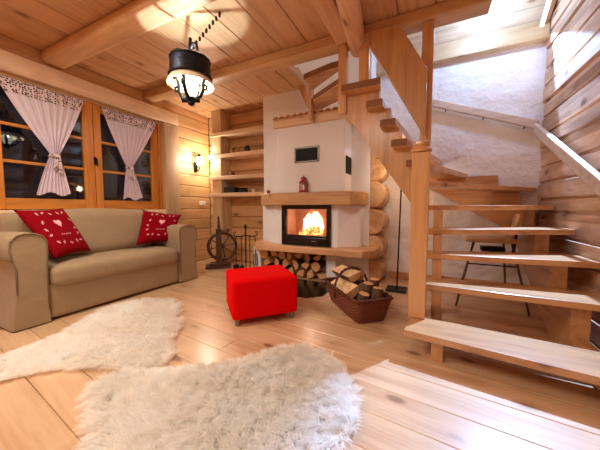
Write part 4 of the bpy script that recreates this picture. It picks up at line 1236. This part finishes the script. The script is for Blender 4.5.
# ------------------------------------------------------------------ chair under the stairs
ch = thing('chair', 'pale shell chair on thin splayed metal legs, stored under the stairs', 'chair', (.57, 3.35, 0))
M['legmetal'] = plain('bronzed_steel', (.42, .34, .29), .4, .5)
M['shell'] = plain('pale_shell', (.82, .70, .56), .5)
bm = NB(); soft(bm, .34, .80, 3.16, 3.56, .655, .69, .015, 4, puff=-.004); part('seat', bm, M['shell'], ch, True)
bm = NB(); soft(bm, -.10, .10, -.02, .02, 0, .25, .018, 5, mat=Matrix.Translation((.76, 3.36, .70)) @ Matrix.Rotation(math.radians(80), 4, 'Z') @ Matrix.Rotation(math.radians(8), 4, 'X')); part('backrest', bm, M['shell'], ch, True)
bm = NB(); tube(bm, [(.79, 3.40, .54), (.80, 3.40, .70), (.80, 3.39, .86)], .016, 8); part('back_support', bm, M['blackm'], ch, True)
for (a, b) in (((.42, 3.24, .65), (.27, 3.09, 0)), ((.46, 3.48, .65), (.34, 3.66, 0)), ((.74, 3.24, .65), (.86, 3.09, 0)), ((.72, 3.48, .65), (.80, 3.66, 0))):
    bm = NB(); tube(bm, [a, b], [.011, .009], 8); part('leg', bm, M['legmetal'], ch, True)
bm = NB(); tube(bm, [(.37, 3.19, .43), (.78, 3.19, .43)], .007, 8); tube(bm, [(.40, 3.54, .43), (.76, 3.54, .43)], .007, 8)
box(bm, .50, .70, 3.28, 3.42, .55, .60, .01); part('frame', bm, M['iron'], ch)

# stair spot lamp, high in the stairwell corner
SP = V((1.08, 3.83, 2.86))
sdir = (V((1.02, 1.52, 0)) - SP).normalized()
sl = thing('led_strip', 'white lit strip along the top of the old board wall under the roof', 'strip light', (1.06, 3.6, 3.1))
bm = NB()
d_ = (V((1.04, 2.7, 3.93)) - V((1.04, 3.88, 2.96))); L_ = d_.length; d_.normalize(); nn = V((0, d_.z, -d_.y))
box(bm, 0, L_, -.02, .02, -.012, .012, .004, mat=frame_mat((1.04, 3.88, 2.96), d_, V((1, 0, 0)), nn)); part('profile', bm, M['white'], sl)
bm = NB(); box(bm, .01, L_-.01, -.015, .015, -.016, .0, mat=frame_mat(V((1.04, 3.88, 2.96)), d_, V((1, 0, 0)), nn)); part('diffuser', bm, emis('led_diffuser', (.90, .94, 1.0), 5), sl)
lp = lamp('stairwell_spot', 'SPOT', tuple(SP + sdir*.03), 1250, (.34, .56, 1.0), shadow_soft_size=.025, spot_size=math.radians(47), spot_blend=.35)
lp.rotation_euler = sdir.to_track_quat('-Z', 'Y').to_euler()
lamp('stairwell_fill', 'POINT', (.50, 3.42, 3.08), 32, (.36, .60, 1.0), shadow_soft_size=.05)  # added bare fill for the plaster wall and roof, no fixture

o = thing('loft_fill_lamp', 'added round fill lamp up in the loft', 'lamp', (-1.6, 1.3, 5.0))  # added globe, put in to brighten the roof boards
bm = NB(); sphere(bm, (-1.6, 1.3, 4.4), .10); part('globe', bm, emis('loft_fill_globe', (1, .93, .82), 6, .5), o, True)
bm = NB(); tube(bm, [(-1.6, 1.3, 5.05), (-1.6, 1.3, 4.5)], .008, 8); part('cord', bm, M['blackm'], o)
lamp('loft_fill_light', 'POINT', (-1.6, 1.3, 4.4), 75, (1, .92, .80), shadow_soft_size=.08)

# added warm fill lamps under the ceiling, out of view
for (x, y, e) in ((-1.0, -.7, 36), (-2.4, .45, 52)):
    o = thing('fill_lamp', 'added round fill lamp under the ceiling, out of view', 'ceiling lamp', (x, y, ZC), 'added fill lamps out of view')
    bm = NB(); lathe(bm, [(.20, 0), (.21, -.03), (.19, -.05)], (x, y, ZC-.001), 28); part('housing', bm, M['steel'], o, True)
    lamp('fill_lamp_light', 'AREA', (x, y, ZC-.07), e, (1, .90, .77), shape='DISK', size=.9)

# ------------------------------------------------------------------ world, camera, view
w = bpy.data.worlds.new('night'); scene.world = w; w.use_nodes = True
w.node_tree.nodes['Background'].inputs[0].default_value = (.004, .004, .006, 1)
w.node_tree.nodes['Background'].inputs[1].default_value = .6
cam = bpy.data.cameras.new('camera'); co = bpy.data.objects.new('camera', cam); COL.objects.link(co)
cam.sensor_width = 36; cam.lens = 265/600*36; cam.clip_start = .02
co.location = (0, 0, 1.0)
yaw, pit = math.radians(26), math.radians(3.67)
co.rotation_euler = (PI/2 - pit, 0, yaw)
scene.camera = co
vs = scene.view_settings
vs.view_transform = 'Standard'; vs.look = 'None'; vs.gamma = 1; vs.use_curve_mapping = False; vs.exposure = 0.08
scene.cycles.diffuse_bounces = 8; scene.cycles.max_bounces = 14
